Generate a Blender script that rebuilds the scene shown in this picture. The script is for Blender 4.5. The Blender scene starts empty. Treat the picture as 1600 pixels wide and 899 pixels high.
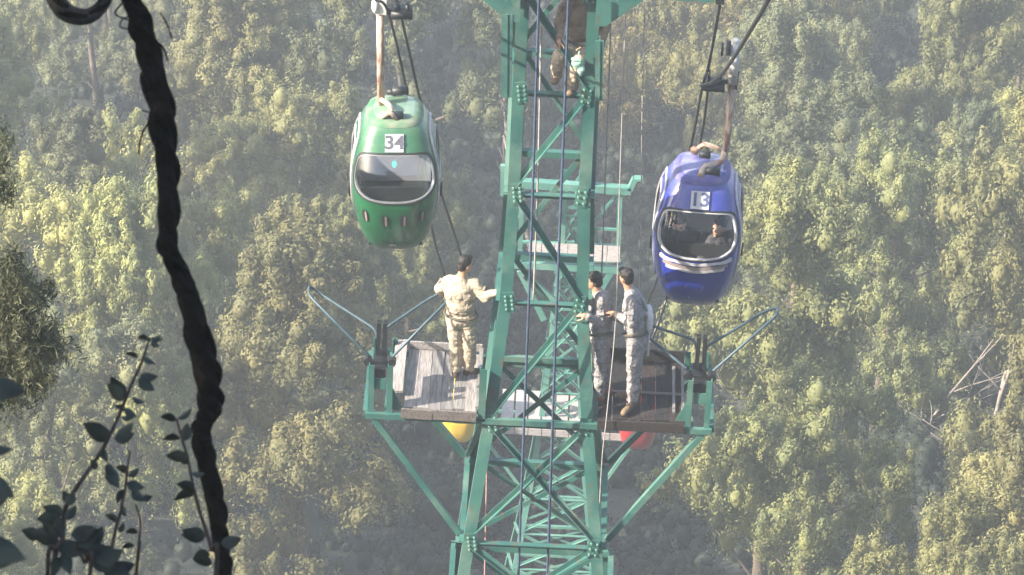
import bpy, math, random
import numpy as np
from mathutils import Vector, Matrix, noise
random.seed(7); np.random.seed(7)
R_ = math.radians
V = Vector
sc = bpy.context.scene
COL = sc.collection

# ---------------------------------------------------------------- camera, sky, sun, exposure
HAZE = 0.0011
FPX, DIST = 7540.0, 58.0
PITCH, ROLL, YAW = R_(31.0), R_(2.5), R_(0.46)
fwd = V((-math.sin(YAW) * math.cos(PITCH), math.cos(YAW) * math.cos(PITCH), -math.sin(PITCH)))
r0 = fwd.cross(V((0, 0, 1))).normalized()
u0 = r0.cross(fwd).normalized()
RT = r0 * math.cos(ROLL) + u0 * math.sin(ROLL)
UP = u0 * math.cos(ROLL) - r0 * math.sin(ROLL)
CAM = V((-0.39, 0, 0)) - fwd * DIST
cd = bpy.data.cameras.new('camera')
cam = bpy.data.objects.new('camera', cd)
COL.objects.link(cam)
M = Matrix((RT, UP, -fwd)).transposed().to_4x4()
M.translation = CAM
cam.matrix_world = M
cd.sensor_width = 36.0
cd.lens = 36.0 * FPX / 1600.0
cd.clip_start = 0.1
cd.clip_end = 6000.0
cd.dof.use_dof = True
cd.dof.focus_distance = DIST
cd.dof.aperture_fstop = 30.0
sc.camera = cam

SUN_AZ = math.atan2(-0.92, -0.36)
SUN_EL = R_(33)
sdir = V((math.sin(SUN_AZ) * math.cos(SUN_EL), math.cos(SUN_AZ) * math.cos(SUN_EL), math.sin(SUN_EL)))
w = bpy.data.worlds.new('World')
sc.world = w
w.use_nodes = True
nt = w.node_tree
bg = nt.nodes['Background']
sky = nt.nodes.new('ShaderNodeTexSky')
sky.sky_type = 'NISHITA'
sky.sun_disc = False
sky.sun_elevation = SUN_EL
sky.sun_rotation = SUN_AZ
sky.air_density = 1.2
sky.dust_density = 3.0
nt.links.new(sky.outputs[0], bg.inputs[0])
bg.inputs[1].default_value = 0.13
sl = bpy.data.lights.new('sun', 'SUN')
sl.energy = 5.0
sl.angle = R_(0.5)
sl.color = (1.0, 0.91, 0.76)
so = bpy.data.objects.new('sun', sl)
COL.objects.link(so)
so.location = (0, 0, 60)
so.rotation_euler = (-sdir).to_track_quat('-Z', 'Y').to_euler()
sc.view_settings.view_transform = 'Standard'
sc.view_settings.look = 'None'
sc.view_settings.exposure = 1.5
sc.view_settings.gamma = 1.0
sc.cycles.volume_bounces = 1
sc.cycles.transparent_max_bounces = 16

def ray(px, py):
    return fwd + RT * ((px - 800) / FPX) + UP * ((449.5 - py) / FPX)
def at(px, py, Y=0.0):
    d = ray(px, py)
    return CAM + d * ((Y - CAM.y) / d.y)
def atd(px, py, dist):
    return CAM + ray(px, py) * dist
def proj(p):
    d = p - CAM
    t = d.dot(fwd)
    return 800 + FPX * d.dot(RT) / t, 449.5 - FPX * d.dot(UP) / t, t

# ---------------------------------------------------------------- materials
def mat(name, c, rough=0.7, metal=0.0, vary=0.0, scale=6.0, c2=None, bump=0.0, coat=0.0, spec=0.5, stretch=None, lo=0.35, hi=0.65, detail=4.0, bscale=None):
    m = bpy.data.materials.new(name)
    m.use_nodes = True
    n, l = m.node_tree.nodes, m.node_tree.links
    b = n['Principled BSDF']
    b.inputs['Base Color'].default_value = (*c, 1)
    b.inputs['Roughness'].default_value = rough
    b.inputs['Metallic'].default_value = metal
    b.inputs['Coat Weight'].default_value = coat
    b.inputs['Specular IOR Level'].default_value = spec
    tc = n.new('ShaderNodeTexCoord')
    src = tc.outputs['Object']
    if stretch:
        mp = n.new('ShaderNodeMapping')
        mp.inputs['Scale'].default_value = stretch
        l.new(src, mp.inputs[0]); src = mp.outputs[0]
    if c2 is not None or vary:
        t = n.new('ShaderNodeTexNoise')
        t.inputs['Scale'].default_value = scale
        t.inputs['Detail'].default_value = detail
        l.new(src, t.inputs['Vector'])
        cr = n.new('ShaderNodeValToRGB')
        cr.color_ramp.elements[0].position = lo
        cr.color_ramp.elements[1].position = hi
        if c2 is None:
            c2 = tuple(x * (1 - vary) for x in c)
        cr.color_ramp.elements[0].color = (*c2, 1)
        cr.color_ramp.elements[1].color = (*c, 1)
        l.new(t.outputs['Fac'], cr.inputs[0])
        l.new(cr.outputs[0], b.inputs['Base Color'])
        m['ramp'] = cr.name
    if bump:
        t2 = n.new('ShaderNodeTexNoise')
        t2.inputs['Scale'].default_value = bscale or scale * 2
        t2.inputs['Detail'].default_value = 5
        l.new(src, t2.inputs['Vector'])
        bp = n.new('ShaderNodeBump')
        bp.inputs['Strength'].default_value = bump
        bp.inputs['Distance'].default_value = 0.02
        l.new(t2.outputs['Fac'], bp.inputs['Height'])
        l.new(bp.outputs[0], b.inputs['Normal'])
    return m

def camo(name, cols, scale=7.0):
    m = bpy.data.materials.new(name)
    m.use_nodes = True
    n, l = m.node_tree.nodes, m.node_tree.links
    b = n['Principled BSDF']
    b.inputs['Roughness'].default_value = 0.9
    b.inputs['Specular IOR Level'].default_value = 0.15
    tc = n.new('ShaderNodeTexCoord')
    t = n.new('ShaderNodeTexNoise')
    t.inputs['Scale'].default_value = scale
    t.inputs['Detail'].default_value = 3
    l.new(tc.outputs['Object'], t.inputs['Vector'])
    cr = n.new('ShaderNodeValToRGB')
    cr.color_ramp.interpolation = 'CONSTANT'
    e = cr.color_ramp.elements
    pos = [0.0, 0.42, 0.5, 0.58]
    e[0].color = (*cols[0], 1)
    e[1].position = pos[1]; e[1].color = (*cols[1], 1)
    for i in (2, 3):
        k = e.new(pos[i]); k.color = (*cols[i % len(cols)], 1)
    l.new(t.outputs['Fac'], cr.inputs[0])
    l.new(cr.outputs[0], b.inputs['Base Color'])
    t2 = n.new('ShaderNodeTexNoise'); t2.inputs['Scale'].default_value = 14
    t2.inputs['Distortion'].default_value = 1.0
    l.new(tc.outputs['Object'], t2.inputs['Vector'])
    bp = n.new('ShaderNodeBump'); bp.inputs['Strength'].default_value = 0.7; bp.inputs['Distance'].default_value = 0.03
    l.new(t2.outputs['Fac'], bp.inputs['Height']); l.new(bp.outputs[0], b.inputs['Normal'])
    return m

def leafmat(name, c, c2, trans=0.35, scale=1.2, rand=True, rough=0.6):
    m = bpy.data.materials.new(name)
    m.use_nodes = True
    n, l = m.node_tree.nodes, m.node_tree.links
    b = n['Principled BSDF']
    b.inputs['Roughness'].default_value = rough
    b.inputs['Specular IOR Level'].default_value = 0.3
    tc = n.new('ShaderNodeTexCoord')
    t = n.new('ShaderNodeTexNoise')
    t.inputs['Scale'].default_value = scale
    t.inputs['Detail'].default_value = 3
    l.new(tc.outputs['Object'], t.inputs['Vector'])
    cr = n.new('ShaderNodeValToRGB')
    cr.color_ramp.elements[0].position = 0.36
    cr.color_ramp.elements[1].position = 0.64
    cr.color_ramp.elements[0].color = (*c2, 1)
    cr.color_ramp.elements[1].color = (*c, 1)
    l.new(t.outputs['Fac'], cr.inputs[0])
    col = cr.outputs[0]
    if rand:
        oi = n.new('ShaderNodeObjectInfo')
        hs = n.new('ShaderNodeHueSaturation')
        mr = n.new('ShaderNodeMapRange')
        mr.inputs['To Min'].default_value = 0.485; mr.inputs['To Max'].default_value = 0.525
        l.new(oi.outputs['Random'], mr.inputs['Value'])
        l.new(mr.outputs[0], hs.inputs['Hue'])
        mr2 = n.new('ShaderNodeMapRange')
        mr2.inputs['To Min'].default_value = 0.70; mr2.inputs['To Max'].default_value = 1.2
        ml = n.new('ShaderNodeMath'); ml.operation = 'FRACT'
        m7 = n.new('ShaderNodeMath'); m7.operation = 'MULTIPLY'; m7.inputs[1].default_value = 7.31
        l.new(oi.outputs['Random'], m7.inputs[0]); l.new(m7.outputs[0], ml.inputs[0]); l.new(ml.outputs[0], mr2.inputs['Value'])
        l.new(mr2.outputs[0], hs.inputs['Value'])
        l.new(col, hs.inputs['Color']); col = hs.outputs[0]
    l.new(col, b.inputs['Base Color'])
    tr = n.new('ShaderNodeBsdfTranslucent')
    l.new(col, tr.inputs['Color'])
    mx = n.new('ShaderNodeMixShader'); mx.inputs[0].default_value = trans
    l.new(b.outputs[0], mx.inputs[1]); l.new(tr.outputs[0], mx.inputs[2])
    l.new(mx.outputs[0], n['Material Output'].inputs[0])
    return m

def glassmat(name, tint, refl=0.10):
    m = bpy.data.materials.new(name)
    m.use_nodes = True
    n, l = m.node_tree.nodes, m.node_tree.links
    n.remove(n['Principled BSDF'])
    t = n.new('ShaderNodeBsdfTransparent'); t.inputs[0].default_value = (*tint, 1)
    g = n.new('ShaderNodeBsdfGlossy'); g.inputs['Roughness'].default_value = 0.06
    lw = n.new('ShaderNodeLayerWeight'); lw.inputs[0].default_value = 0.25
    mr = n.new('ShaderNodeMapRange'); mr.inputs['To Min'].default_value = refl; mr.inputs['To Max'].default_value = 0.35
    l.new(lw.outputs['Facing'], mr.inputs['Value'])
    mx = n.new('ShaderNodeMixShader')
    l.new(mr.outputs[0], mx.inputs[0]); l.new(t.outputs[0], mx.inputs[1]); l.new(g.outputs[0], mx.inputs[2])
    l.new(mx.outputs[0], n['Material Output'].inputs[0])
    return m

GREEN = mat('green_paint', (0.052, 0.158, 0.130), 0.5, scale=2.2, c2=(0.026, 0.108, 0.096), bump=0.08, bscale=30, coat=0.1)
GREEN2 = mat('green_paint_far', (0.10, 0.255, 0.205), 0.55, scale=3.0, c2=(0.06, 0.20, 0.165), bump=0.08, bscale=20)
STEEL = mat('grey_blue_tube', (0.06, 0.105, 0.13), 0.5, metal=0.1, vary=0.3, scale=8)
BLACK = mat('black_iron', (0.02, 0.022, 0.025), 0.5, vary=0.4, scale=9)
BOLT = mat('bolt_steel', (0.22, 0.45, 0.36), 0.35, metal=0.2)
CABLE = mat('steel_cable', (0.055, 0.055, 0.06), 0.5, metal=0.5, vary=0.3, scale=20)
CORD = mat('pale_cord', (0.42, 0.38, 0.36), 0.9, vary=0.3, scale=12)
PINKCORD = mat('pink_cord', (0.50, 0.30, 0.27), 0.9, vary=0.3, scale=12)
BLUEROPE = mat('blue_rope', (0.055, 0.085, 0.15), 0.7, vary=0.35, scale=8, bump=0.5, bscale=40)
WOODS = [mat('weathered_wood_%s' % k, c, 0.85, c2=tuple(x * 0.5 for x in c), scale=5, stretch=(9, 0.9, 9), bump=0.5, bscale=9, lo=0.3, hi=0.6)
         for k, c in (('a', (0.25, 0.235, 0.23)), ('b', (0.22, 0.21, 0.21)), ('c', (0.32, 0.295, 0.29)), ('d', (0.17, 0.145, 0.13)))]
DARKWOODS = [mat('dark_wood_%s' % k, c, 0.8, c2=tuple(x * 0.5 for x in c), scale=5, stretch=(8, 1.0, 8), bump=0.5, bscale=9, lo=0.3, hi=0.65)
             for k, c in (('a', (0.026, 0.020, 0.019)), ('b', (0.020, 0.017, 0.018)), ('c', (0.034, 0.024, 0.022)))]
PALEWOOD = mat('pale_board', (0.42, 0.38, 0.37), 0.8, c2=(0.28, 0.26, 0.26), scale=5, stretch=(2, 8, 8), bump=0.3)
RUST = mat('rusted_tube', (0.30, 0.165, 0.115), 0.7, c2=(0.55, 0.43, 0.34), scale=5, stretch=(4, 4, 1), bump=0.3, lo=0.45, hi=0.6)
WHITEP = mat('white_paint', (0.78, 0.75, 0.70), 0.4, vary=0.22, scale=6)
CREAM = mat('cream_tube', (0.52, 0.42, 0.33), 0.5, c2=(0.26, 0.13, 0.08), scale=7, lo=0.35, hi=0.55)
CABG = mat('green_car_paint', (0.014, 0.115, 0.045), 0.22, vary=0.22, scale=2.5, coat=0.5, bump=0.02, bscale=4)
CABB = mat('blue_car_paint', (0.010, 0.026, 0.30), 0.2, vary=0.22, scale=2.5, coat=0.5, bump=0.02, bscale=4)
CABY = mat('yellow_car_paint', (0.78, 0.52, 0.05), 0.35, vary=0.1, scale=2, coat=0.3)
CABR = mat('red_car_paint', (0.36, 0.022, 0.028), 0.35, vary=0.1, scale=2, coat=0.3)
RUBBER = mat('black_rubber', (0.016, 0.017, 0.018), 0.6)
TRIMG = mat('grey_trim', (0.24, 0.25, 0.26), 0.4, vary=0.3, scale=7)
TRIM = mat('pale_trim', (0.55, 0.53, 0.55), 0.4, vary=0.25, scale=9)
ROOFG = mat('roof_dust', (0.22, 0.24, 0.18), 0.7, c2=(0.06, 0.18, 0.10), scale=5, bump=0.2)
ROOFB = mat('roof_dust_blue', (0.16, 0.145, 0.28), 0.7, c2=(0.06, 0.065, 0.26), scale=4, bump=0.2)
SEATW = mat('pale_seat', (0.66, 0.63, 0.70), 0.6, vary=0.12, scale=4)
SEATD = mat('dark_seat', (0.02, 0.02, 0.022), 0.7)
GLASS = glassmat('clear_window', (0.86, 0.88, 0.90), 0.14)
GLASSC = glassmat('clear_window_passengers', (0.96, 0.97, 0.98), 0.04)
GLASSD = glassmat('side_window', (0.92, 0.94, 0.95), 0.06)
PLATE = mat('number_plate_white', (0.62, 0.61, 0.62), 0.5, vary=0.10, scale=9)
INK = mat('number_ink', (0.09, 0.095, 0.12), 0.6)
INKB = mat('number_ink_blue', (0.08, 0.10, 0.22), 0.6)
TEAL = mat('teal_sticker', (0.08, 0.45, 0.36), 0.5)
MOULD = mat('brown_moulding', (0.30, 0.24, 0.22), 0.45, vary=0.3, scale=6)
SKIN = mat('skin', (0.56, 0.31, 0.20), 0.55, vary=0.18, scale=20)
HAIR = mat('dark_hair', (0.016, 0.012, 0.010), 0.6, vary=0.3, scale=40, bump=0.6, bscale=60)
LENS = mat('eye_dark', (0.02, 0.015, 0.012), 0.2)
TAN = camo('sand_camouflage', [(0.41, 0.335, 0.25), (0.44, 0.365, 0.275), (0.37, 0.305, 0.23), (0.47, 0.395, 0.305)], 8)
GREYC = camo('grey_camouflage', [(0.29, 0.275, 0.275), (0.33, 0.31, 0.31), (0.245, 0.235, 0.24), (0.36, 0.34, 0.335)], 8)
BROWNJ = mat('brown_jacket', (0.33, 0.23, 0.15), 0.9, c2=(0.17, 0.125, 0.09), scale=9, bump=0.6, bscale=14)
DARKJ = mat('dark_jacket', (0.055, 0.055, 0.062), 0.7, vary=0.3, scale=9, bump=0.5, bscale=14)
BOOT = mat('dark_boot', (0.07, 0.04, 0.03), 0.6, vary=0.3, scale=20)
BOOTT = mat('tan_boot', (0.22, 0.15, 0.09), 0.7, vary=0.3, scale=20)
BOOTO = mat('orange_brown_boot', (0.50, 0.22, 0.09), 0.6, c2=(0.20, 0.08, 0.04), scale=14)
BAGW = mat('white_bag', (0.66, 0.64, 0.64), 0.8, vary=0.15, scale=10)
CLOTH = mat('teal_cloth', (0.38, 0.60, 0.50), 0.85, vary=0.25, scale=9)
BARK = mat('pine_bark', (0.20, 0.15, 0.12), 0.95, c2=(0.10, 0.08, 0.065), scale=6, stretch=(1, 1, 0.3), bump=0.6)
PALEBARK = mat('pale_bare_bark', (0.33, 0.29, 0.26), 0.9, c2=(0.20, 0.17, 0.16), scale=5, bump=0.3)
PINE = leafmat('pine_needles', (0.30, 0.285, 0.115), (0.19, 0.20, 0.095))
PINE2 = leafmat('pale_pine_needles', (0.35, 0.33, 0.135), (0.24, 0.24, 0.105))
PINE3 = leafmat('bluish_pine_needles', (0.23, 0.24, 0.12), (0.155, 0.175, 0.10))
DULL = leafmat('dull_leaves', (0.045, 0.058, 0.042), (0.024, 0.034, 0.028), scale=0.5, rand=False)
YELL = leafmat('yellow_leaves', (0.36, 0.33, 0.11), (0.27, 0.20, 0.11), rand=False, scale=1.6)
OLIVE = leafmat('olive_needles', (0.15, 0.155, 0.085), (0.075, 0.085, 0.055), rand=False, scale=3)
FGLEAF = leafmat('dark_leaf', (0.070, 0.088, 0.070), (0.028, 0.040, 0.034), trans=0.25, scale=18, rand=False, rough=0.5)
FGSTEM = mat('brown_twig', (0.055, 0.040, 0.036), 0.8, vary=0.4, scale=60, bump=0.3)
VINE = mat('black_vine_bark', (0.016, 0.014, 0.012), 0.95, vary=0.6, scale=30, bump=0.8, bscale=60, spec=0.1)
VINEG = mat('grey_vine_bark', (0.05, 0.048, 0.045), 0.9, c2=(0.012, 0.011, 0.01), scale=14, bump=0.8, bscale=60)

def groundmat():
    m = mat('hillside_earth', (0.060, 0.060, 0.046), 0.95, c2=(0.030, 0.036, 0.028), scale=0.35, bump=0.8, bscale=3.0, lo=0.4, hi=0.62)
    return m
GROUND = groundmat()

def overlay(m, col, scale, lo, hi, amount, stretch=(1, 1, 1), upward=False, rough=0.85):
    """wear of its own shape: rust stains, or a paler tone kept to the upper faces"""
    n, l = m.node_tree.nodes, m.node_tree.links
    b = n['Principled BSDF']
    tc = n.new('ShaderNodeTexCoord'); mp = n.new('ShaderNodeMapping'); mp.inputs['Scale'].default_value = stretch
    t = n.new('ShaderNodeTexNoise'); t.inputs['Scale'].default_value = scale; t.inputs['Detail'].default_value = 7; t.inputs['Roughness'].default_value = .65
    l.new(tc.outputs['Object'], mp.inputs[0]); l.new(mp.outputs[0], t.inputs['Vector'])
    mr = n.new('ShaderNodeMapRange'); mr.inputs['From Min'].default_value = lo; mr.inputs['From Max'].default_value = hi; mr.inputs['To Max'].default_value = amount
    l.new(t.outputs['Fac'], mr.inputs['Value']); f = mr.outputs[0]
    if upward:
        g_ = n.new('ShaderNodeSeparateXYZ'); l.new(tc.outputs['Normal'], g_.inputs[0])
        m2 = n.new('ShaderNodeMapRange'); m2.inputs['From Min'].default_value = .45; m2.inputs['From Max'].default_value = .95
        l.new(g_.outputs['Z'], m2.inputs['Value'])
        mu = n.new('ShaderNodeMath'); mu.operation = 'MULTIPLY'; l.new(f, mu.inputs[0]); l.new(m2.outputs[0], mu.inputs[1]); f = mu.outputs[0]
    mx = n.new('ShaderNodeMix'); mx.data_type = 'RGBA'; mx.inputs['B'].default_value = (*col, 1)
    src = b.inputs['Base Color'].links[0].from_socket if b.inputs['Base Color'].is_linked else None
    if src: l.new(src, mx.inputs['A'])
    else: mx.inputs['A'].default_value = b.inputs['Base Color'].default_value
    l.new(f, mx.inputs['Factor']); l.new(mx.outputs['Result'], b.inputs['Base Color'])
    mq = n.new('ShaderNodeMapRange'); mq.inputs['To Min'].default_value = b.inputs['Roughness'].default_value; mq.inputs['To Max'].default_value = rough
    l.new(f, mq.inputs['Value']); l.new(mq.outputs[0], b.inputs['Roughness'])
overlay(GREEN, (0.13, 0.075, 0.045), 6.0, .56, .68, .75, (1.6, 1.6, .45))
overlay(GREEN, (0.16, 0.25, 0.20), 1.3, .50, .68, .6)
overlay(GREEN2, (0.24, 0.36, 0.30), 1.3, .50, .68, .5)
overlay(CABG, (0.27, 0.38, 0.28), 2.5, .25, .55, .85, upward=True)  # paler mint and lilac tones mixed into upward cabin faces
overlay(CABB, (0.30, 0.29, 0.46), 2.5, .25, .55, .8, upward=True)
overlay(CABG, (0.035, 0.04, 0.025), 9.0, .60, .72, .6, (1, 1, .3))
overlay(CABB, (0.03, 0.025, 0.05), 9.0, .60, .72, .5, (1, 1, .3))
overlay(WHITEP, (0.25, 0.14, 0.09), 9.0, .58, .70, .8)

# ---------------------------------------------------------------- object helpers
BASE = {}
def link(o, parent=None):
    COL.objects.link(o)
    if parent: o.parent = parent
    return o
def tag(o, label=None, cat=None, group=None, kind=None):
    if label: o['label'] = label
    if cat: o['category'] = cat
    if group: o['group'] = group
    if kind: o['kind'] = kind
    return o
def thing(name, label, cat, loc=(0, 0, 0), group=None):
    o = bpy.data.objects.new(name, None)
    o.empty_display_size = 0.2
    o.location = loc
    COL.objects.link(o)
    BASE[o.name] = V(loc)
    return tag(o, label, cat, group)

class MB:
    def __init__(s): s.v = []; s.f = []
    def add(s, vs, fs):
        n = len(s.v); s.v += [tuple(p) for p in vs]; s.f += [tuple(i + n for i in f) for f in fs]
    def bar(s, p, q, a, b, side=None):
        """solid bar p->q, a wide along `side`, b thick across"""
        p, q = V(p), V(q); d = (q - p).normalized()
        if side is None: side = V((1, 0, 0)) if abs(d.x) < 0.8 else V((0, 0, 1))
        side = V(side); x = (side - d * side.dot(d)).normalized(); y = d.cross(x)
        vs = [e + x * (i * a / 2) + y * (j * b / 2) for e in (p, q) for i, j in ((-1, -1), (1, -1), (1, 1), (-1, 1))]
        s.add(vs, [(0, 3, 2, 1), (4, 5, 6, 7), (0, 1, 5, 4), (1, 2, 6, 5), (2, 3, 7, 6), (3, 0, 4, 7)])
        return s
    def box(s, c, sz, rot=None):
        c = V(c); m = rot or Matrix.Identity(3)
        vs = [c + m @ V((i * sz[0] / 2, j * sz[1] / 2, k * sz[2] / 2)) for k in (-1, 1) for i, j in ((-1, -1), (1, -1), (1, 1), (-1, 1))]
        s.add(vs, [(0, 3, 2, 1), (4, 5, 6, 7), (0, 1, 5, 4), (1, 2, 6, 5), (2, 3, 7, 6), (3, 0, 4, 7)])
        return s
    def angle(s, p, q, w, t, d1, d2):
        """L section: corner line p->q, flanges of width w toward d1 and d2"""
        p, q = V(p), V(q); d = (q - p).normalized()
        d1 = V(d1); d1 = (d1 - d * d1.dot(d)).normalized(); d2 = V(d2); d2 = (d2 - d * d2.dot(d) ).normalized()
        prof = [V((0, 0)), V((w, 0)), V((w, t)), V((t, t)), V((t, w)), V((0, w))]
        vs = [e + d1 * c.x + d2 * c.y for e in (p, q) for c in prof]
        n = 6
        fs = [(i, (i + 1) % n, n + (i + 1) % n, n + i) for i in range(n)] + [(0, 3, 2, 1), (0, 5, 4, 3), (6, 7, 8, 9), (6, 9, 10, 11)]
        s.add(vs, fs); return s
    def tube(s, pts, r, n=8, caps=True):
        pts = [V(p) for p in pts]
        rs = r if isinstance(r, (list, tuple)) else [r] * len(pts)
        vs = []; x = None
        for i, p in enumerate(pts):
            d = (pts[min(i + 1, len(pts) - 1)] - pts[max(i - 1, 0)]).normalized()
            if x is None: x = d.orthogonal().normalized()
            x = (x - d * x.dot(d)).normalized(); y = d.cross(x)
            for k in range(n):
                a = 2 * math.pi * k / n
                vs.append(p + (x * math.cos(a) + y * math.sin(a)) * rs[i])
        fs = [(i * n + k, i * n + (k + 1) % n, (i + 1) * n + (k + 1) % n, (i + 1) * n + k) for i in range(len(pts) - 1) for k in range(n)]
        if caps:
            fs += [tuple(range(n - 1, -1, -1)), tuple((len(pts) - 1) * n + k for k in range(n))]
        s.add(vs, fs); return s
    def cyl(s, c, axis, r, h, n=14):
        c, a = V(c), V(axis).normalized()
        return s.tube([c - a * h / 2, c + a * h / 2], r, n)
    def ball(s, c, r, rot=None, n=14, m=8):
        c = V(c); rr = r if isinstance(r, (tuple, list)) else (r, r, r); R = rot or Matrix.Identity(3)
        vs = [c + R @ V((0, 0, rr[2]))]
        for i in range(1, m):
            t = math.pi * i / m
            for k in range(n):
                a = 2 * math.pi * k / n
                vs.append(c + R @ V((rr[0] * math.sin(t) * math.cos(a), rr[1] * math.sin(t) * math.sin(a), rr[2] * math.cos(t))))
        vs.append(c + R @ V((0, 0, -rr[2]))); L = len(vs) - 1
        fs = [(0, 1 + k, 1 + (k + 1) % n) for k in range(n)]
        for i in range(m - 2):
            for k in range(n):
                a = 1 + i * n; fs.append((a + k, a + n + k, a + n + (k + 1) % n, a + (k + 1) % n))
        a = 1 + (m - 2) * n
        fs += [(a + k, L, a + (k + 1) % n) for k in range(n)]
        s.add(vs, fs); return s
    def cap(s, p, q, r1, r2=None, n=12):
        """tapered capsule"""
        p, q = V(p), V(q); r2 = r1 if r2 is None else r2
        d = (q - p).normalized(); pts = []; rs = []
        for k in range(1, 4):
            a = math.pi / 2 * k / 4; pts.append(p - d * r1 * math.cos(a)); rs.append(r1 * math.sin(a))
        pts += [p, q]; rs += [r1, r2]
        for k in range(3, 0, -1):
            a = math.pi / 2 * k / 4; pts.append(q + d * r2 * math.cos(a)); rs.append(r2 * math.sin(a))
        return s.tube(pts, rs, n)
    def mesh(s, name, m, base=V((0, 0, 0)), smooth=False):
        me = bpy.data.meshes.new(name)
        me.from_pydata([(x - base.x, y - base.y, z - base.z) for x, y, z in s.v], [], s.f)
        me.materials.append(m)
        if smooth: me.polygons.foreach_set('use_smooth', [True] * len(me.polygons))
        me.update()
        return me
    def build(s, name, m, parent=None, root=None, smooth=False, local=False):
        """verts are world coordinates unless local; root = top-level thing whose base they hang on"""
        rt = root or parent
        base = BASE[rt.name] if (rt and not local) else V((0, 0, 0))
        o = bpy.data.objects.new(name, s.mesh(name, m, base, smooth))
        return link(o, parent)

def alone(mb, name, m, label, cat, group=None, smooth=False, base=None, kind=None):
    """a thing that is one mesh, origin at its base"""
    b = V(base) if base is not None else V(mb.v[0])
    o = bpy.data.objects.new(name, mb.mesh(name, m, b, smooth)); o.location = b
    link(o); return tag(o, label, cat, group, kind)
# ---------------------------------------------------------------- terrain
PROF = [(-400, 37), (-120, 35), (-60, 32), (-51, 28.4), (-47, 27.0), (-43, 23.5), (-38, 17.5), (-25, -3), (-12, -19), (0, -26), (60, -44), (200, -86), (420, -140), (900, -175), (2000, -180)]
def gz(x, y):
    z = float(np.interp(y, [p[0] for p in PROF], [p[1] for p in PROF]))
    f = min(1.0, max(0.0, (y + 10) / 30.0))
    z += f * (1.6 * noise.noise(V((x * 0.05, y * 0.04, 3.1))) + 0.5 * noise.noise(V((x * 0.17, y * 0.15, 8.0))))
    z += f * (-1.2 * math.exp(-((x - 1.0) / 6.0) ** 2) + 0.035 * max(0.0, min(abs(x), 120) - 8) * (1.0 if x < 0 else 0.8))
    return z
ys = sorted(set(list(np.arange(-60, 230, 2.5)) + [-400, -300, -200, -150, -120, -90, -75] + list(np.arange(240, 520, 20)) + [600, 750, 1000, 1400, 2000]))
xs = sorted(set(list(np.arange(-60, 60.1, 2.5)) + [s * k for s in (-1, 1) for k in (70, 85, 100, 130, 170, 230, 320, 450, 650, 900)]))
mb = MB()
mb.add([(x, y, gz(x, y)) for y in ys for x in xs], [(j * len(xs) + i, j * len(xs) + i + 1, (j + 1) * len(xs) + i + 1, (j + 1) * len(xs) + i) for j in range(len(ys) - 1) for i in range(len(xs) - 1)])
g = mb.build('ground', GROUND, smooth=True)
g['kind'] = 'structure'

# ---------------------------------------------------------------- the near pylon
def half(z):            # half width of the lattice at height z
    return float(np.interp(z, [-26, -12, -4.1, -3.45, -1.95, -0.3, 1.2, 4.4], [1.98, 1.38, 0.95, 0.84, 0.675, 0.535, 0.495, 0.485]))
TC = 0.0
CX = 0.5 * (at(757, 655, 0).x + at(931, 660, 0).x) - 0.022
DEPK = 1.13
def corner(sx, sy, z):   # sy 0 front (toward the camera), 1 rear
    h = half(z); hc = half(-1.95)
    yc = hc * DEPK
    return V((CX + sx * h, yc + (1 if sy else -1) * h * DEPK, z))
LV = [at(860, p, 0).z for p in (-130, 2, 160, 319, 486)] + [-1.95, at(830, 838, 0).z, at(830, 985, 0).z] 
z = LV[-1]; st = 1.75
while z - st > -25.0:
    z -= st; LV.append(z); st *= 1.06
LV.append(-25.9)
pyl = thing('cable_car_pylon', 'tall near green steel lattice pylon carrying both work platforms and the crossarm', 'pylon', (CX, 0.7, -26))
def legpts(sx, sy): return [corner(sx, sy, z) for z in LV]
for sx in (-1, 1):
    for sy in (0, 1):
        m_ = MB(); P = legpts(sx, sy)
        for a, b in zip(P[:-1], P[1:]):
            m_.angle(b, a, 0.145, 0.016, (-sx, 0, 0), (0, 1 if sy == 0 else -1, 0))
        m_.build('leg', GREEN, pyl)
def brace(name, p, q, w, facing, side, mt=GREEN, par=pyl, t=0.012):
    m_ = MB(); m_.angle(p, q, w, t, side, facing); return m_.build(name, mt, par)
def gusset(c, nrm, w, h, ang=0.0, par=pyl, mt=GREEN, bolts=6, root=None):
    n_ = V(nrm); x = n_.cross(V((0, 0, 1))).normalized(); m_ = MB()
    zz = V((0, 0, 1)); ca, sa = math.cos(ang), math.sin(ang)
    u = x * ca + zz * sa; v = -x * sa + zz * ca
    R3 = Matrix((u, n_, v)).transposed()
    m_.box(V(c), (w, 0.012, h), R3)
    o = m_.build('gusset_plate', mt, par)
    b_ = MB()
    k = max(1, bolts // 2)
    for i in range(k):
        for j in (-1, 1):
            pc = V(c) + u * (j * w * 0.27) + v * ((i + 0.5) / k - 0.5) * h * 0.85 + n_ * 0.014
            b_.cyl(pc, n_, 0.014, 0.022, 6)
    b_.build('bolts', BOLT, o, root=par)['kind'] = 'stuff'
    return o
front = V((0, -1, 0))
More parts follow.
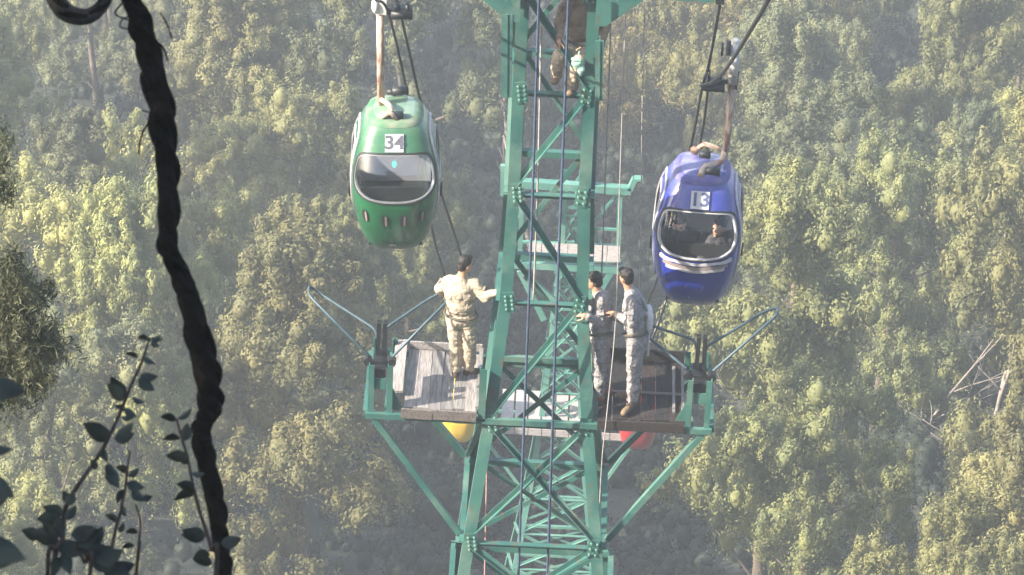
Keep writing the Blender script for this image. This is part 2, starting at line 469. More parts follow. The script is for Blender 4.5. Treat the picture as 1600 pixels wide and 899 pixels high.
for i in range(len(LV) - 1):
    z1, z0 = LV[i], LV[i + 1]
    for sy, nrm in ((0, V((0, -1, 0))), (1, V((0, 1, 0)))):
        off = nrm * (-0.02)
        a, b, c_, d = corner(-1, sy, z1) + off, corner(1, sy, z1) + off, corner(-1, sy, z0) + off, corner(1, sy, z0) + off
        par_ = (i + (0 if sy == 0 else 1)) % 2
        inx = V((0.09, 0, 0))
        wd = (0.072 if sy == 0 else 0.065)
        if i < 5 or i >= 5:
            # zigzag, mirrored on the rear face; crossed below the platform
            if par_ == 1 or i > 4:
                brace('diagonal_brace', a + inx + V((0, 0, -.06)) - nrm * 0.012, d - inx + V((0, 0, .06)) - nrm * 0.012, wd, nrm, (0, 0, 1))
            if par_ == 0 or i > 4:
                brace('diagonal_brace', c_ + inx + V((0, 0, .06)) - nrm * 0.03, b - inx + V((0, 0, -.06)) - nrm * 0.03, wd, nrm, (0, 0, 1))
        brace('horizontal_brace', c_ + V((0.02, 0, 0)) - nrm * 0.05, d - V((0.02, 0, 0)) - nrm * 0.05, 0.08, nrm, (0, 0, -1))
        if sy == 0 and i < 8:
            for s_, k in ((-1, c_), (1, d)):
                gusset(k - V((s_ * 0.11, 0, 0)) + nrm * 0.028, nrm, 0.14, 0.28, s_ * 0.12, bolts=8 if s_ < 0 else 6)
    for sx in (-1, 1):
        nrm = V((sx, 0, 0)); off = nrm * (-0.02)
        a, b, c_, d = corner(sx, 0, z1) + off, corner(sx, 1, z1) + off, corner(sx, 0, z0) + off, corner(sx, 1, z0) + off
        if (i % 2) or i > 4: brace('diagonal_brace', a + V((0, .08, -.06)), d + V((0, -.08, .06)), 0.07, nrm, (0, 0, 1))
        else: brace('diagonal_brace', c_ + V((0, .08, .06)), b + V((0, -.08, -.06)), 0.07, nrm, (0, 0, 1))
        brace('horizontal_brace', c_ + V((0, .03, 0)), d + V((0, -.03, 0)), 0.07, nrm, (0, 0, -1))
# stiffening plates beside the upper legs
for sx, p0, p1, wpx in ((-1, 20, 150, 17), (1, 62, 155, 13)):
    xx = 783 + wpx / 2 + 1 if sx < 0 else 937
    a, b = at(xx, p0, 0), at(xx - 1 if sx < 0 else xx - 1, p1, 0)
    m_ = MB(); m_.bar(a + V((0, -0.03, 0)), b + V((0, -0.03, 0)), wpx / 130.0, 0.02, (1, 0, 0)); m_.bar(a + V((0, 0.02, 0)), b + V((0, 0.02, 0)), 0.02, 0.14, (1, 0, 0))
    m_.build('side_plate', GREEN, pyl)
# concrete feet
for sx in (-1, 1):
    for sy in (0, 1):
        c = corner(sx, sy, -26)
        m_ = MB(); m_.box((c.x, c.y, gz(c.x, c.y) + 0.1), (0.8, 0.8, 0.9)); m_.build('footing', PALEWOOD, pyl)
# crossarm: two box beams front and rear, lacing and haunches
ztop = at(1030, 0, 0).z + 0.055
AX = at(1125, 5, 0).x - CX
for sy, yy in ((0, 0.10), (1, 1.35)):
    m_ = MB(); m_.bar((CX - AX, yy, ztop), (CX + AX, yy, ztop), 0.16, 0.10, (0, 0, 1)); m_.build('crossarm_beam', GREEN, pyl)
for k in range(9):
    x = CX - AX + 2 * AX * k / 8
    m_ = MB(); m_.bar((x, 0.15, ztop + 0.02), (x, 1.3, ztop + 0.02), 0.06, 0.06); m_.build('crossarm_tie', GREEN, pyl)
for sx in (-1, 1):
    x1, x0, zb = CX + sx * 0.44, CX + sx * 0.98, ztop - 0.42
    for yy in (-0.035,):
        m_ = MB(); t = 0.018
        A_, B_, C_, D_ = V((x1, yy, ztop + .05)), V((x0, yy, ztop + .05)), V((x0, yy, ztop - .06)), V((CX + sx * 0.56, yy, zb))
        E_ = V((x1, yy, zb)); P = [A_, B_, C_, D_, E_]
        m_.add(P + [p + V((0, t, 0)) for p in P], [(0, 1, 2, 3, 4), (9, 8, 7, 6, 5)] + [(i, (i + 1) % 5, 5 + (i + 1) % 5, 5 + i) for i in range(5)])
        m_.build('haunch_plate', GREEN, pyl)
    m_ = MB(); m_.bar((CX + sx * AX, 0.1, ztop - .10), (CX + sx * AX, 0.1, ztop - 0.02), 0.1, 0.12); m_.build('arm_end_bracket', BLACK, pyl)

# ---------------------------------------------------------------- work platforms (parts of the pylon)
ZD = -1.85                                # deck level
YR = 1.45                                 # rear edge
OUT = 2.12
m_ = MB(); m_.bar((CX - OUT, -0.02, ZD - .05), (CX + OUT, -0.02, ZD - .05), 0.075, 0.06, (0, 0, 1)); m_.build('platform_beam', GREEN, pyl)
m_ = MB(); m_.bar((CX - OUT, YR, ZD - .05), (CX + OUT, YR, ZD - .05), 0.075, 0.06, (0, 0, 1)); m_.build('platform_beam', GREEN, pyl)
for sx in (-1, 1):
    for x in (OUT, 1.86, 0.74):
        m_ = MB(); m_.bar((CX + sx * x, 0.02, ZD - .05), (CX + sx * x, YR - .04, ZD - .05), 0.06, 0.07, (1, 0, 0)); m_.build('platform_joist', GREEN, pyl)
    # outer frame with two uprights, top rail, gusset
    for x in (OUT - 0.03, 1.86):
        m_ = MB(); m_.angle((CX + sx * x, -0.01, ZD - .02), (CX + sx * x, -0.01, ZD + .66), 0.07, 0.012, (-sx, 0, 0), (0, 1, 0)); m_.build('upright', GREEN, pyl)
        m_ = MB(); m_.angle((CX + sx * x, YR - .05, ZD - .02), (CX + sx * x, YR - .05, ZD + .2), 0.07, 0.012, (-sx, 0, 0), (0, -1, 0)); m_.build('upright', GREEN, pyl)
    m_ = MB(); m_.bar((CX + sx * (OUT - .06), 0.03, ZD + .38), (CX + sx * 1.88, 0.03, ZD + .38), 0.15, 0.02, (0, 0, 1)); m_.build('cross_rail', GREEN, pyl)
    m_ = MB(); t = .014; a = CX + sx * 1.84; b = CX + sx * 1.66
    P = [V((a, .05, ZD)), V((b, .05, ZD)), V((a, .05, ZD + .42))]
    m_.add(P + [p + V((0, t, 0)) for p in P], [(0, 1, 2), (5, 4, 3), (0, 1, 4, 3), (1, 2, 5, 4), (2, 0, 3, 5)]); m_.build('gusset_plate', GREEN, pyl)
    # struts below
    zl = LV[6]
    for sy, yy in ((0, -0.03), (1, YR)):
        q = corner(sx, sy, zl + 0.02)
        m_ = MB(); m_.angle((CX + sx * 1.98, yy, ZD - .09), (q.x + sx * .03, yy if sy == 0 else q.y, q.z), 0.075, 0.012, (sx, 0, -1), (0, 1, 0)); m_.build('platform_strut', GREEN, pyl)
    # inner low post beside the deck
    if sx > 0: continue
    m_ = MB(); m_.angle((CX + sx * 0.74, -0.05, ZD - .05), (CX + sx * 0.74, -0.05, ZD + .70), 0.09, 0.012, (-sx, 0, 0), (0, 1, 0)); m_.build('upright', GREEN, pyl)

def plank_run(x0, x1, y0, y1, n, mats, sx, zt, jitter=0.01):
    rnd = random.Random(3 + sx)
    wd = (x1 - x0) / n
    for k in range(n):
        x = x0 + (k + .5) * wd
        e0, e1 = rnd.uniform(-.03, .03), rnd.uniform(-.05, .05)
        zz = zt + rnd.uniform(-jitter, jitter)
        m_ = MB(); m_.bar((x, y0 + e0, zz), (x + rnd.uniform(-.006, .006), y1 + e1, zz + rnd.uniform(-.006, .006)), wd - 0.004, 0.035, (1, 0, 0))
        m_.build('plank', rnd.choice(mats), pyl)
XL0, XL1 = CX - 1.78, CX - 0.76
plank_run(XL0 + 0.13, XL1, 0.06, 1.41, 6, WOODS[:3], -1, ZD + .02)
m_ = MB(); m_.bar((XL0 + .03, 0.30, ZD + .10), (XL0 + .03, 1.47, ZD + .12), 0.15, 0.03, (1, 0, .12)); m_.build('side_board', WOODS[2], pyl)
m_ = MB(); m_.bar((XL0 + .14, 1.43, ZD + .09), (XL1 + .02, 1.43, ZD + .09), 0.10, 0.03, (0, 0, 1)); m_.build('back_board', WOODS[2], pyl)
m_ = MB(); m_.bar((XL1 + .01, 0.05, ZD + .075), (XL1 + .01, 1.41, ZD + .075), 0.05, 0.06, (1, 0, 0)); m_.build('edge_batten', WOODS[0], pyl)
for x0, x1 in ((XL0 + .10, CX - 1.30), (CX - 1.29, XL1)):
    m_ = MB(); m_.bar((x0, -0.065, ZD + .03), (x1, -0.065, ZD + .02), 0.13, 0.03, (0, 0, 1)); m_.build('front_board', WOODS[3], pyl)
XR0, XR1 = CX + 0.72, CX + 1.78
plank_run(XR0, XR1, 0.02, 1.41, 6, DARKWOODS, 1, ZD + .02, 0.006)
m_ = MB(); m_.bar((XR0, 1.43, ZD + .10), (XR1, 1.43, ZD + .10), 0.16, 0.03, (0, 0, 1)); m_.build('back_board', DARKWOODS[1], pyl)
m_ = MB(); m_.bar((XR0, -0.065, ZD + .0), (XR1, -0.065, ZD - .0), 0.13, 0.03, (0, 0, 1)); m_.build('front_board', DARKWOODS[2], pyl)
m_ = MB(); m_.bar((XR0, 0.62, ZD + .055), (XR1, 0.62, ZD + .055), 0.05, 0.02, (0, 1, 0)); m_.build('deck_batten', WOODS[3], pyl)
for x in (XR1 - .13, XR1 - .02):
    m_ = MB(); m_.bar((x, 0.20, ZD + .06), (x, 1.25, ZD + .06), 0.035, 0.03, (1, 0, 0)); m_.build('edge_batten', WOODS[0], pyl)

# ---------------------------------------------------------------- V shaped cabin guides
def smooth_path(P, k=5):
    out = []
    P = [V(p) for p in P]
    for i in range(len(P) - 1):
        a, b, c, d = P[max(i - 1, 0)], P[i], P[i + 1], P[min(i + 2, len(P) - 1)]
        for j in range(k):
            t = j / k
            out.append(0.5 * ((2 * b) + (c - a) * t + (2 * a - 5 * b + 4 * c - d) * t * t + (3 * b - a - 3 * c + d) * t ** 3))
    out.append(P[-1]); return out
def rounded(P, rad=0.12, n=4):
    P = [V(p) for p in P]; out = [P[0]]
    for i in range(1, len(P) - 1):
        a = (P[i - 1] - P[i]); b = (P[i + 1] - P[i]); ra = min(rad, a.length * .45, b.length * .45)
        s0, s1 = P[i] + a.normalized() * ra, P[i] + b.normalized() * ra
        for k in range(n + 1):
            t = k / n; out.append(s0 * (1 - t) ** 2 + P[i] * 2 * t * (1 - t) + s1 * t * t)
    out.append(P[-1]); return out
for side, loops, cl in (
        ('left', ([(591, 545, .45), (589, 516, .5), (500, 459, .95), (483, 446, 1.0), (482, 461, .75), (576, 556, .05)],
                  [(599, 545, .45), (601, 514, .5), (672, 466, .95), (700, 452, 1.0), (700, 470, .75), (613, 558, .05)]), (595, 535)),
        ('right', ([(1099, 560, .45), (1102, 543, .5), (1196, 486, .95), (1216, 480, 1.0), (1214, 493, .75), (1114, 580, .05)],
                   [(1090, 560, .45), (1087, 532, .5), (1030, 513, .95), (1003, 503, 1.0), (1004, 520, .75), (1073, 576, .05)]), (1095, 558))):
    for lp in loops:
        m_ = MB(); m_.tube(rounded([at(x, y, Y) for x, y, Y in lp], 0.10), 0.018, 8)
        m_.build('cabin_guide_rail', STEEL, pyl, smooth=True)
    b0 = at(cl[0], cl[1], .3)
    m_ = MB(); m_.bar(b0 + V((-.04, .12, -.30)), b0 + V((-.03, .12, .22)), .05, .09); m_.bar(b0 + V((.05, .12, -.30)), b0 + V((.045, .12, .22)), .05, .09)
    m_.bar(b0 + V((-.18, -.12, -.22)), b0 + V((.18, -.12, -.22)), .07, .05); m_.box(b0 + V((0, 0, -.30)), (.16, .5, .12)); m_.cyl(b0 + V((-.15, -.1, -.20)), (0, 1, 0), .05, .1); m_.cyl(b0 + V((.15, -.1, -.20)), (0, 1, 0), .05, .1)
    m_.build('guide_clamp', BLACK, pyl)

# ---------------------------------------------------------------- far pylon
Y2 = 47.0
def a2(px, py, dy=0.0): return at(px, py, Y2 + dy)
S2 = (Y2 - CAM.y) / math.cos(PITCH) / FPX     # metres per pixel there, about
p2b = a2(866, 960)
py2 = thing('cable_car_pylon', 'second green lattice pylon further down the hill, seen through and right of the near one', 'pylon', (p2b.x, Y2 + .8, gz(p2b.x, Y2)))
ax_x = a2(875, 700).x
def hw2(z): 
    zt, zm, zb = a2(875, 430).z, a2(875, 700).z, a2(866, 884).z
    return float(np.interp(z, [zb - 5, zb, zm, zt, zt + 5], [1.75, 1.0, 0.58, 0.26, 0.24]))
lv2 = list(np.arange(a2(875, 300).z, p2b.z - 3.5, -0.95))
def c2(sx, sy, z):
    h = hw2(z); return V((ax_x + sx * h, Y2 + .8 + (1 if sy else -1) * h, z))
for sx in (-1, 1):
    for sy in (0, 1):
        m_ = MB(); P = [c2(sx, sy, z) for z in lv2]
        for a, b in zip(P[:-1], P[1:]): m_.angle(b, a, 0.13, 0.015, (-sx, 0, 0), (0, 1 if sy == 0 else -1, 0))
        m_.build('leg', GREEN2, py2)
for i in range(len(lv2) - 1):
    for sy, nrm in ((0, V((0, -1, 0))), (1, V((0, 1, 0)))):
        a, b, c_, d = [c2(s, sy, z) - nrm * .02 for z in (lv2[i], lv2[i + 1]) for s in (-1, 1)]
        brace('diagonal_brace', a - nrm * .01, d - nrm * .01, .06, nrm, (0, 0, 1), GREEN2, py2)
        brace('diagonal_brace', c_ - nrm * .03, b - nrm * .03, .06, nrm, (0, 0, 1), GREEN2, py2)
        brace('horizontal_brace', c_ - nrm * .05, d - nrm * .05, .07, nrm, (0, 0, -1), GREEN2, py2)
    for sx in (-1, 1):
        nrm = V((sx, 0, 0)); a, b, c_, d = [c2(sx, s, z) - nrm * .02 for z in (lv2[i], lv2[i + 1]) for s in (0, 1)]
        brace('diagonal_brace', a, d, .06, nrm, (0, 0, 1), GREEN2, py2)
def seg2(name, pts, w, t, dy=0.0, m=GREEN2, side=(0, 0, 1)):
    mm = MB(); P = [a2(x, y, dy) for x, y in pts]
    for a, b in zip(P[:-1], P[1:]): mm.bar(a, b, w, t, side)
    return mm.build(name, m, py2)
seg2('crossarm_beam', [(800, 285), (986, 297)], .17, .2)
seg2('arm_end_hook', [(984, 296), (992, 279)], .12, .2, side=(1, 0, 0)); seg2('arm_end_hook', [(991, 279), (1004, 279)], .06, .2)
seg2('arm_end_hook', [(788, 258), (788, 305)], .18, .12, side=(1, 0, 0)); seg2('upright', [(927, 262), (926, 290)], .12, .1, side=(1, 0, 0))
seg2('crossarm_beam', [(806, 290), (980, 302)], .05, .16, 1.2)
for x, y0_, y1_ in ((968, 302, 413), (925, 302, 413), (815, 296, 408)):
    seg2('upright', [(x + 1, y0_), (x - 3, y1_)], .11, .09, side=(1, 0, 0))
for p in ([(963, 305), (923, 354)], [(924, 350), (946, 396)], [(924, 357), (965, 359)]):
    seg2('diagonal_brace', p, .06, .05, .05)
seg2('walkway_beam', [(800, 413), (974, 422)], .16, .12); seg2('walkway_beam', [(805, 402), (970, 408)], .07, .10, .6)
seg2('walkway_beam', [(815, 378), (966, 384)], .05, .08, 1.25)
for k in range(7):
    x = 826 + k * 20.5
    m_ = MB(); m_.bar(a2(x, 391 + k * .9, -.1), a2(x + 19.5, 391.9 + k * .9, -.1), .38, .03, (0, .3, 1)); m_.build('walkway_board', PALEWOOD, py2)
for p in ([(820, 430), (866, 470)], [(812, 423), (850, 500)], [(938, 424), (898, 500)], [(955, 424), (900, 520)]): seg2('platform_strut', p, .14, .09)
# its work platform
seg2('platform_beam', [(731, 668), (1003, 690)], .07, .07)
seg2('platform_beam', [(735, 640), (1001, 655)], .06, .07, 1.5)
for k in range(9):
    x = 783 + k * 21.3
    m_ = MB(); a = a2(x + 9, 660 + k * 1.3, .0); m_.bar(a + V((0, 0, .03)), a + V((0, 1.4, .03)), 19 * S2, .04, (1, 0, 0)); m_.build('plank', PALEWOOD, py2)
    m_ = MB(); m_.bar(a2(x, 672 + k * 1.3, -.05), a2(x + 20, 673.3 + k * 1.3, -.05), .18, .03, (0, 0, 1)); m_.build('front_board', PALEWOOD, py2)
for p in ([(745, 668), (812, 760)], [(990, 690), (925, 780)]): seg2('platform_strut', p, .08, .06)
# ---------------------------------------------------------------- cabins
ZP = np.array([-.98, -.94, -.86, -.7, -.45, -.15, .1, .35, .55, .72, .86, .94, .98])
WP = np.array([.27, .33, .385, .44, .50, .545, .555, .545, .51, .455, .385, .325, .27])
DP = np.array([.36, .45, .53, .64, .735, .795, .80, .73, .61, .50, .42, .36, .31])
_zz = np.linspace(-.98, .98, 400)
def _sm(a):
    y = np.interp(_zz, ZP, a); k = np.ones(25) / 25
    return np.convolve(np.pad(y, 12, mode='reflect', reflect_type='odd'), k, 'valid')
WS, DS = _sm(WP), _sm(DP)
def S(phi, z, off=0.0, n=3.3):
    z = max(-.98, min(.98, z))
    def raw(p, zz):
        a, b = float(np.interp(zz, _zz, WS)), float(np.interp(zz, _zz, DS))
        c, s = math.cos(p), math.sin(p)
        r = (abs(c / a) ** n + abs(s / b) ** n) ** (-1 / n)
        return V((r * c, r * s, zz))
    P = raw(phi, z)
    if off:
        e = 0.02
        t1 = raw(phi + e, z) - raw(phi - e, z); t2 = raw(phi, min(.98, z + e)) - raw(phi, max(-.98, z - e))
        P = P + t1.cross(t2).normalized() * off
    return P
def outline(cphi, hphi, z0, z1, N, rad=0.3, smile=0.0, n_exp=5.0):
    """N points of a rounded rectangle in (phi, z), counter-clockwise from the lower left corner direction"""
    out = []
    for k in range(N):
        a = -3 * math.pi / 4 + 2 * math.pi * k / N
        c, s = math.cos(a), math.sin(a)
        r = (abs(c) ** n_exp + abs(s) ** n_exp) ** (-1 / n_exp)
        x, y = r * c, r * s
        zc = (z0 + z1) / 2 + y * (z1 - z0) / 2
        zc += smile * x * x * (0.5 - y / 2)
        out.append((cphi + x * hphi, zc))
    return out
def rect_loop(c, h, z0, z1, nu, nz):
    L = [(c - h + 2 * h * i / nu, z0) for i in range(nu)] + [(c + h, z0 + (z1 - z0) * j / nz) for j in range(nz)]
    L += [(c + h - 2 * h * i / nu, z1) for i in range(nu)] + [(c - h, z1 - (z1 - z0) * j / nz) for j in range(nz)]
    return L
def ring(mb, A, B, oa, ob, k=1):
    """surface strip between two equal loops of (phi, z)"""
    N = len(A); vs = []
    for j in range(k + 1):
        t = j / k
        for i in range(N): vs.append(S(A[i][0] * (1 - t) + B[i][0] * t, A[i][1] * (1 - t) + B[i][1] * t, oa * (1 - t) + ob * t))
    mb.add(vs, [(j * N + i, j * N + (i + 1) % N, (j + 1) * N + (i + 1) % N, (j + 1) * N + i) for j in range(k) for i in range(N)])
def fillpatch(mb, L, off, k=5):
    c = (sum(p[0] for p in L) / len(L), sum(p[1] for p in L) / len(L)); N = len(L)
    vs = []
    for j in range(k):
        t = j / k
        vs += [S(p[0] * (1 - t) + c[0] * t, p[1] * (1 - t) + c[1] * t, off) for p in L]
    vs.append(S(c[0], c[1], off))
    mb.add(vs, [(j * N + i, j * N + (i + 1) % N, (j + 1) * N + (i + 1) % N, (j + 1) * N + i) for j in range(k - 1) for i in range(N)] + [((k - 1) * N + i, (k - 1) * N + (i + 1) % N, k * N) for i in range(N)])
HF, HS = R_(48), R_(42)
SECT = [(-math.pi / 2, HF, R_(45.5), -.02, .62, .12), (0.0, HS, R_(31), .02, .62, 0), (math.pi / 2, HF, R_(45.5), -.02, .62, .12), (math.pi, HS, R_(31), .02, .62, 0)]
ZA, ZB = -.10, .72
def lerp_loop(A, B, t): return [(a[0] * (1 - t) + b[0] * t, a[1] * (1 - t) + b[1] * t) for a, b in zip(A, B)]
def text_mesh(txt, size, m, name, parent, mtx, extr=0.002, off=0.0):
    cu = bpy.data.curves.new(name, 'FONT'); cu.body = txt; cu.size = size; cu.extrude = extr; cu.offset = off
    cu.align_x = 'CENTER'; cu.align_y = 'CENTER'
    o = bpy.data.objects.new(name, cu); COL.objects.link(o)
    dg = bpy.context.evaluated_depsgraph_get()
    me = bpy.data.meshes.new_from_object(o.evaluated_get(dg)); bpy.data.objects.remove(o)
    me.transform(mtx); me.materials.clear(); me.materials.append(m)
    return link(bpy.data.objects.new(name, me), parent)
def make_cabin(label, cen, tilt, paint, roofm, num=None, kind='vents', inkm=INK, detail=True, group='cable car cabins'):
    t = thing('cable_car_cabin', label, 'cabin', cen, group)
    t.rotation_euler = tilt
    if detail: t.scale = (1, 1, .92)
    B = lambda mb, n, m, par=t, sm=True: mb.build(n, m, par, smooth=sm, local=True)
    body = MB()
    NZ = 8
    for c, h, hw_, z0, z1, smile in SECT:
        nu = 14
        R = rect_loop(c, h, ZA, ZB, nu, NZ)
        O = outline(c, hw_, z0, z1, len(R), smile=smile)
        # line the outline up with the rectangle loop
        O = [O[(i * len(O)) // len(R)] for i in range(len(R))]
        ring(body, R, O, 0, 0, 3); ring(body, O, O, 0, -0.025, 1)
        for za, zb, k in ((-.98, ZA, 12), (ZB, .98, 6)):
            vs = []
            for j in range(k + 1):
                for i in range(nu + 1): vs.append(S(c - h + 2 * h * i / nu, za + (zb - za) * j / k))
            body.add(vs, [(j * (nu + 1) + i, j * (nu + 1) + i + 1, (j + 1) * (nu + 1) + i + 1, (j + 1) * (nu + 1) + i) for j in range(k) for i in range(nu)])
    for zc, sg in ((-.98, -1), (.98, 1)):
        L = [S(2 * math.pi * i / 48, zc) for i in range(48)]
        body.add(L + [p * 1.0 + V((0, 0, sg * .02)) - V((p.x, p.y, 0)) * .12 for p in L] + [V((0, 0, zc + sg * .03))], [(i, (i + 1) % 48, 48 + (i + 1) % 48, 48 + i) for i in range(48)] + [(48 + i, 48 + (i + 1) % 48, 96) for i in range(48)])
    bo = B(body, 'body', paint)
    for q, (c, h, hw_, z0, z1, smile) in enumerate(SECT):
        N = 64
        O = outline(c, hw_, z0, z1, N, smile=smile)
        I = outline(c, hw_ * .95, z0 + .016, z1 - .016, N, smile=smile); I2 = outline(c, hw_ * (.93 if kind == 'vents' else .90), z0 + .03, z1 - .03, N, smile=smile)
        g_ = MB(); fillpatch(g_, O, -.004)
        win = B(g_, 'window', (GLASS if kind == 'vents' else GLASSC) if q in (0, 2) else GLASSD)
        r_ = MB(); ring(r_, lerp_loop(O, I, -.28), O, .0, .010); ring(r_, O, I, .010, .008); ring(r_, I, I, .008, -.006)
        fr = r_.build('frame', RUBBER if q in (0, 2) else TRIM, win, smooth=True, local=True)
        if detail and q in (0, 2):
            p_ = MB(); ring(p_, I, I2, .002, .001); ring(p_, I2, I2, .001, -.03); p_.build('inner_trim', TRIMG if kind == 'vents' else TRIM, win, smooth=True, local=True)
        if detail and q in (1, 3):
            # sliding door: a pale surround following the shell, lower edge to near the floor
            D = outline(c, R_(40), -.62, .80, N); D2 = outline(c, R_(37), -.585, .765, N)
            d_ = MB(); ring(d_, D, D, -.002, .016); ring(d_, D, D2, .016, .016); ring(d_, D2, D2, .016, -.002)
            dr = B(d_, 'door_frame', TRIM)
            h_ = MB(); sx = 1 if q == 1 else -1
            a_, b_ = S(c + sx * R_(-30), .02, .03), S(c + sx * R_(-30), -.18, .03)
            h_.tube([a_, b_], .012, 6); h_.build('handle', RUBBER, dr, smooth=True, local=True)
    # roof saddle under the hanger
    f_ = MB(); L = [S(2 * math.pi * i / 40, .90, .004) for i in range(40)]; L2 = [V((p.x * .74, p.y * .76, .985)) for p in L]
    L0 = [V((p.x * .93, p.y * .95, .955)) for p in L]
    f_.add(L + L0 + L2 + [V((0, 0, 1.005))], [(r * 40 + i, r * 40 + (i + 1) % 40, (r + 1) * 40 + (i + 1) % 40, (r + 1) * 40 + i) for r in range(2) for i in range(40)] + [(80 + i, 80 + (i + 1) % 40, 120) for i in range(40)])
    B(f_, 'roof_plate', roofm)
    if not detail: 
        return t
    # floor, seats
    f_ = MB(); f_.box((0, 0, -.84), (.66, .9, .04)); B(f_, 'floor', SEATD, sm=False)
    for sy in (-1, 1):
        f_ = MB(); f_.box((0, sy * .36, -.50), (.80, .28, .10)); st_ = B(f_, 'seat', SEATD if kind == 'vents' else SEATW, sm=False)
        f_ = MB(); f_.bar((0, sy * .52, -.46), (0, sy * (.48 if sy < 0 else .40), .06 if sy < 0 else .16), .86, .05, (1, 0, 0))
        B(f_, 'seat_back', SEATD if sy < 0 or kind != 'vents' else SEATW, sm=False)
    if kind == 'vents':
        for dx in (-27, -9, 8, 24):
            ph = -math.pi / 2 + math.radians(dx); zt = -.24 - (0.05 if abs(dx) < 12 else 0)
            L = outline(ph, R_(3.1), zt - .10, zt + .10, 20, n_exp=3)
            v_ = MB(); fillpatch(v_, L, .006, 2); ve = B(v_, 'vent', RUBBER)
            L2 = [(p[0] + R_(1.0), p[1] * 1.0) for p in outline(ph, R_(1.0), zt - .09, zt + .08, 12, n_exp=3)]
            v_ = MB(); fillpatch(v_, L2, .012, 2); ring(v_, L2, L2, .012, .004); v_.build('louvre', MOULD, ve, smooth=True, local=True)
        L = outline(R_(-93), R_(4.2), -.80, -.74, 20, n_exp=8); v_ = MB(); fillpatch(v_, L, .006, 2); B(v_, 'maker_plate', TRIM)
        L = outline(R_(-90), R_(2.6), .465, .545, 20, n_exp=2.0); v_ = MB(); fillpatch(v_, L, .004, 2); B(v_, 'round_sticker', TEAL)
    else:
        for z0, z1, hh, mm in ((-.085, -.055, 33, TRIM), (-.15, -.12, 29, MOULD), (-.20, -.17, 26, TRIM)):
            L = outline(-math.pi / 2, R_(hh), z0, z1, 60, n_exp=9, smile=.10)
            v_ = MB(); fillpatch(v_, L, .02, 3); ring(v_, L, L, .02, -.002); B(v_, 'moulding', mm)
    if num:
        zc = .735
        c = S(-math.pi / 2, zc, .012); up = (S(-math.pi / 2, zc + .05) - S(-math.pi / 2, zc - .05)).normalized()
        x = V((1, 0, 0)); n_ = x.cross(up).normalized()
        mt = Matrix((x, up, n_)).transposed().to_4x4(); mt.translation = c + n_ * .012
        v_ = MB(); v_.box(c, (.225, .235, .02), mt.to_3x3()); pl = B(v_, 'number_plate', PLATE, sm=False)
        mt.translation = c + n_ * .0125
        text_mesh(num, .245, inkm, 'number', pl, mt, .002, .006)
    return t
def hanger(t, mode):
    B = lambda mb, n, m, par=t, sm=True: mb.build(n, m, par, smooth=sm, local=True)
    h = MB()
    if mode == 'left':
        h.tube(rounded([(-.17, .05, .93), (-.165, .05, 2.62)], .1), .048, 10); B(h, 'hanger_rod', RUST)
        h = MB(); h.tube(rounded([(-.15, -.28, 1.0), (-.05, -.32, 1.1), (.02, -.3, .99)], .05), .03, 8); h.tube(rounded([(-.16, .0, 1.1), (-.05, -.18, 1.12), (-.02, -.22, .98)], .06), .035, 8)
        B(h, 'roof_bracket', CREAM)
        h = MB(); h.cyl((.02, -.26, 1.02), (1, 0, 0), .055, .18); B(h, 'roof_damper', BLACK); h = MB(); h.cyl((.06, .30, 1.06), (1, .2, 0), .06, .20); h.cyl((-.04, .29, 1.05), (1, 0, 0), .045, .12); B(h, 'roof_damper', BLACK)
        top = 2.40
        h = MB(); h.bar((-.155, .02, top), (-.14, .02, top + .55), .13, .11, (1, 0, 0)); h.ball((-.22, 0, top + .12), (.05, .07, .12)); B(h, 'grip_housing', WHITEP, sm=False)
        h = MB(); h.box((.10, .0, top + .02), (.26, .22, .10)); h.cyl((.03, 0, top + .07), (1, 0, 0), .075, .05); h.cyl((.17, 0, top + .09), (1, 0, 0), .075, .05); h.bar((-.16, .06, top), (.1, .06, top), .06, .06); B(h, 'cable_grip', BLACK)
    else:
        top = 2.15
        h = MB(); h.tube(rounded([(.26, .06, 1.1), (.285, .06, 1.5), (.275, .06, top + .12)], .1), .044, 10); B(h, 'hanger_rod', RUST)
        h = MB(); h.tube(rounded([(.26, .06, 1.2), (.24, .0, 1.04), (.02, -.18, 1.06), (-.02, -.30, .97)], .09), .04, 10); B(h, 'hanger_crook', CREAM)
        h = MB(); h.tube(rounded([(.24, .1, 1.16), (.0, .28, 1.14), (-.10, .26, 1.02)], .07), .033, 8); h.ball((-.11, .25, 1.04), (.06, .06, .05)); h.tube(rounded([(-.06, .34, 1.03), (.02, .36, 1.12), (.06, .3, 1.0)], .05), .025, 8); B(h, 'roof_bracket', CREAM)
        h = MB(); h.cyl((.13, -.22, 1.02), (1, 0, 0), .055, .18); B(h, 'roof_damper', BLACK); h = MB(); h.cyl((.02, .16, 1.04), (1, 0, 0), .05, .14); B(h, 'roof_damper', BLACK)
        h = MB(); h.bar((.285, .04, top + .08), (.29, .04, top + .70), .115, .10, (1, 0, 0)); h.ball((.29, .04, top + .70), (.057, .052, .06)); B(h, 'grip_housing', WHITEP)
        h = MB(); h.bar((.335, .04, top + .0), (.345, .04, top + .26), .03, .06, (1, 0, 0)); B(h, 'hinge_plate', BLACK); h = MB(); h.cyl((.205, .04, top + .60), (1, 0, 0), .10, .055); B(h, 'sheave', BLACK); h = MB(); h.cyl((.13, .04, top + .58), (1, 0, 0), .09, .03); B(h, 'sheave', BLACK)
        h = MB(); h.box((.06, 0, top + .06), (.27, .24, .075)); h.cyl((.0, 0, top + .1), (1, 0, 0), .07, .05); h.cyl((.13, 0, top + .12), (1, 0, 0), .06, .05); h.bar((.28, .05, top + .1), (.1, .05, top + .08), .05, .05); B(h, 'cable_grip', BLACK)
YC = 2.2
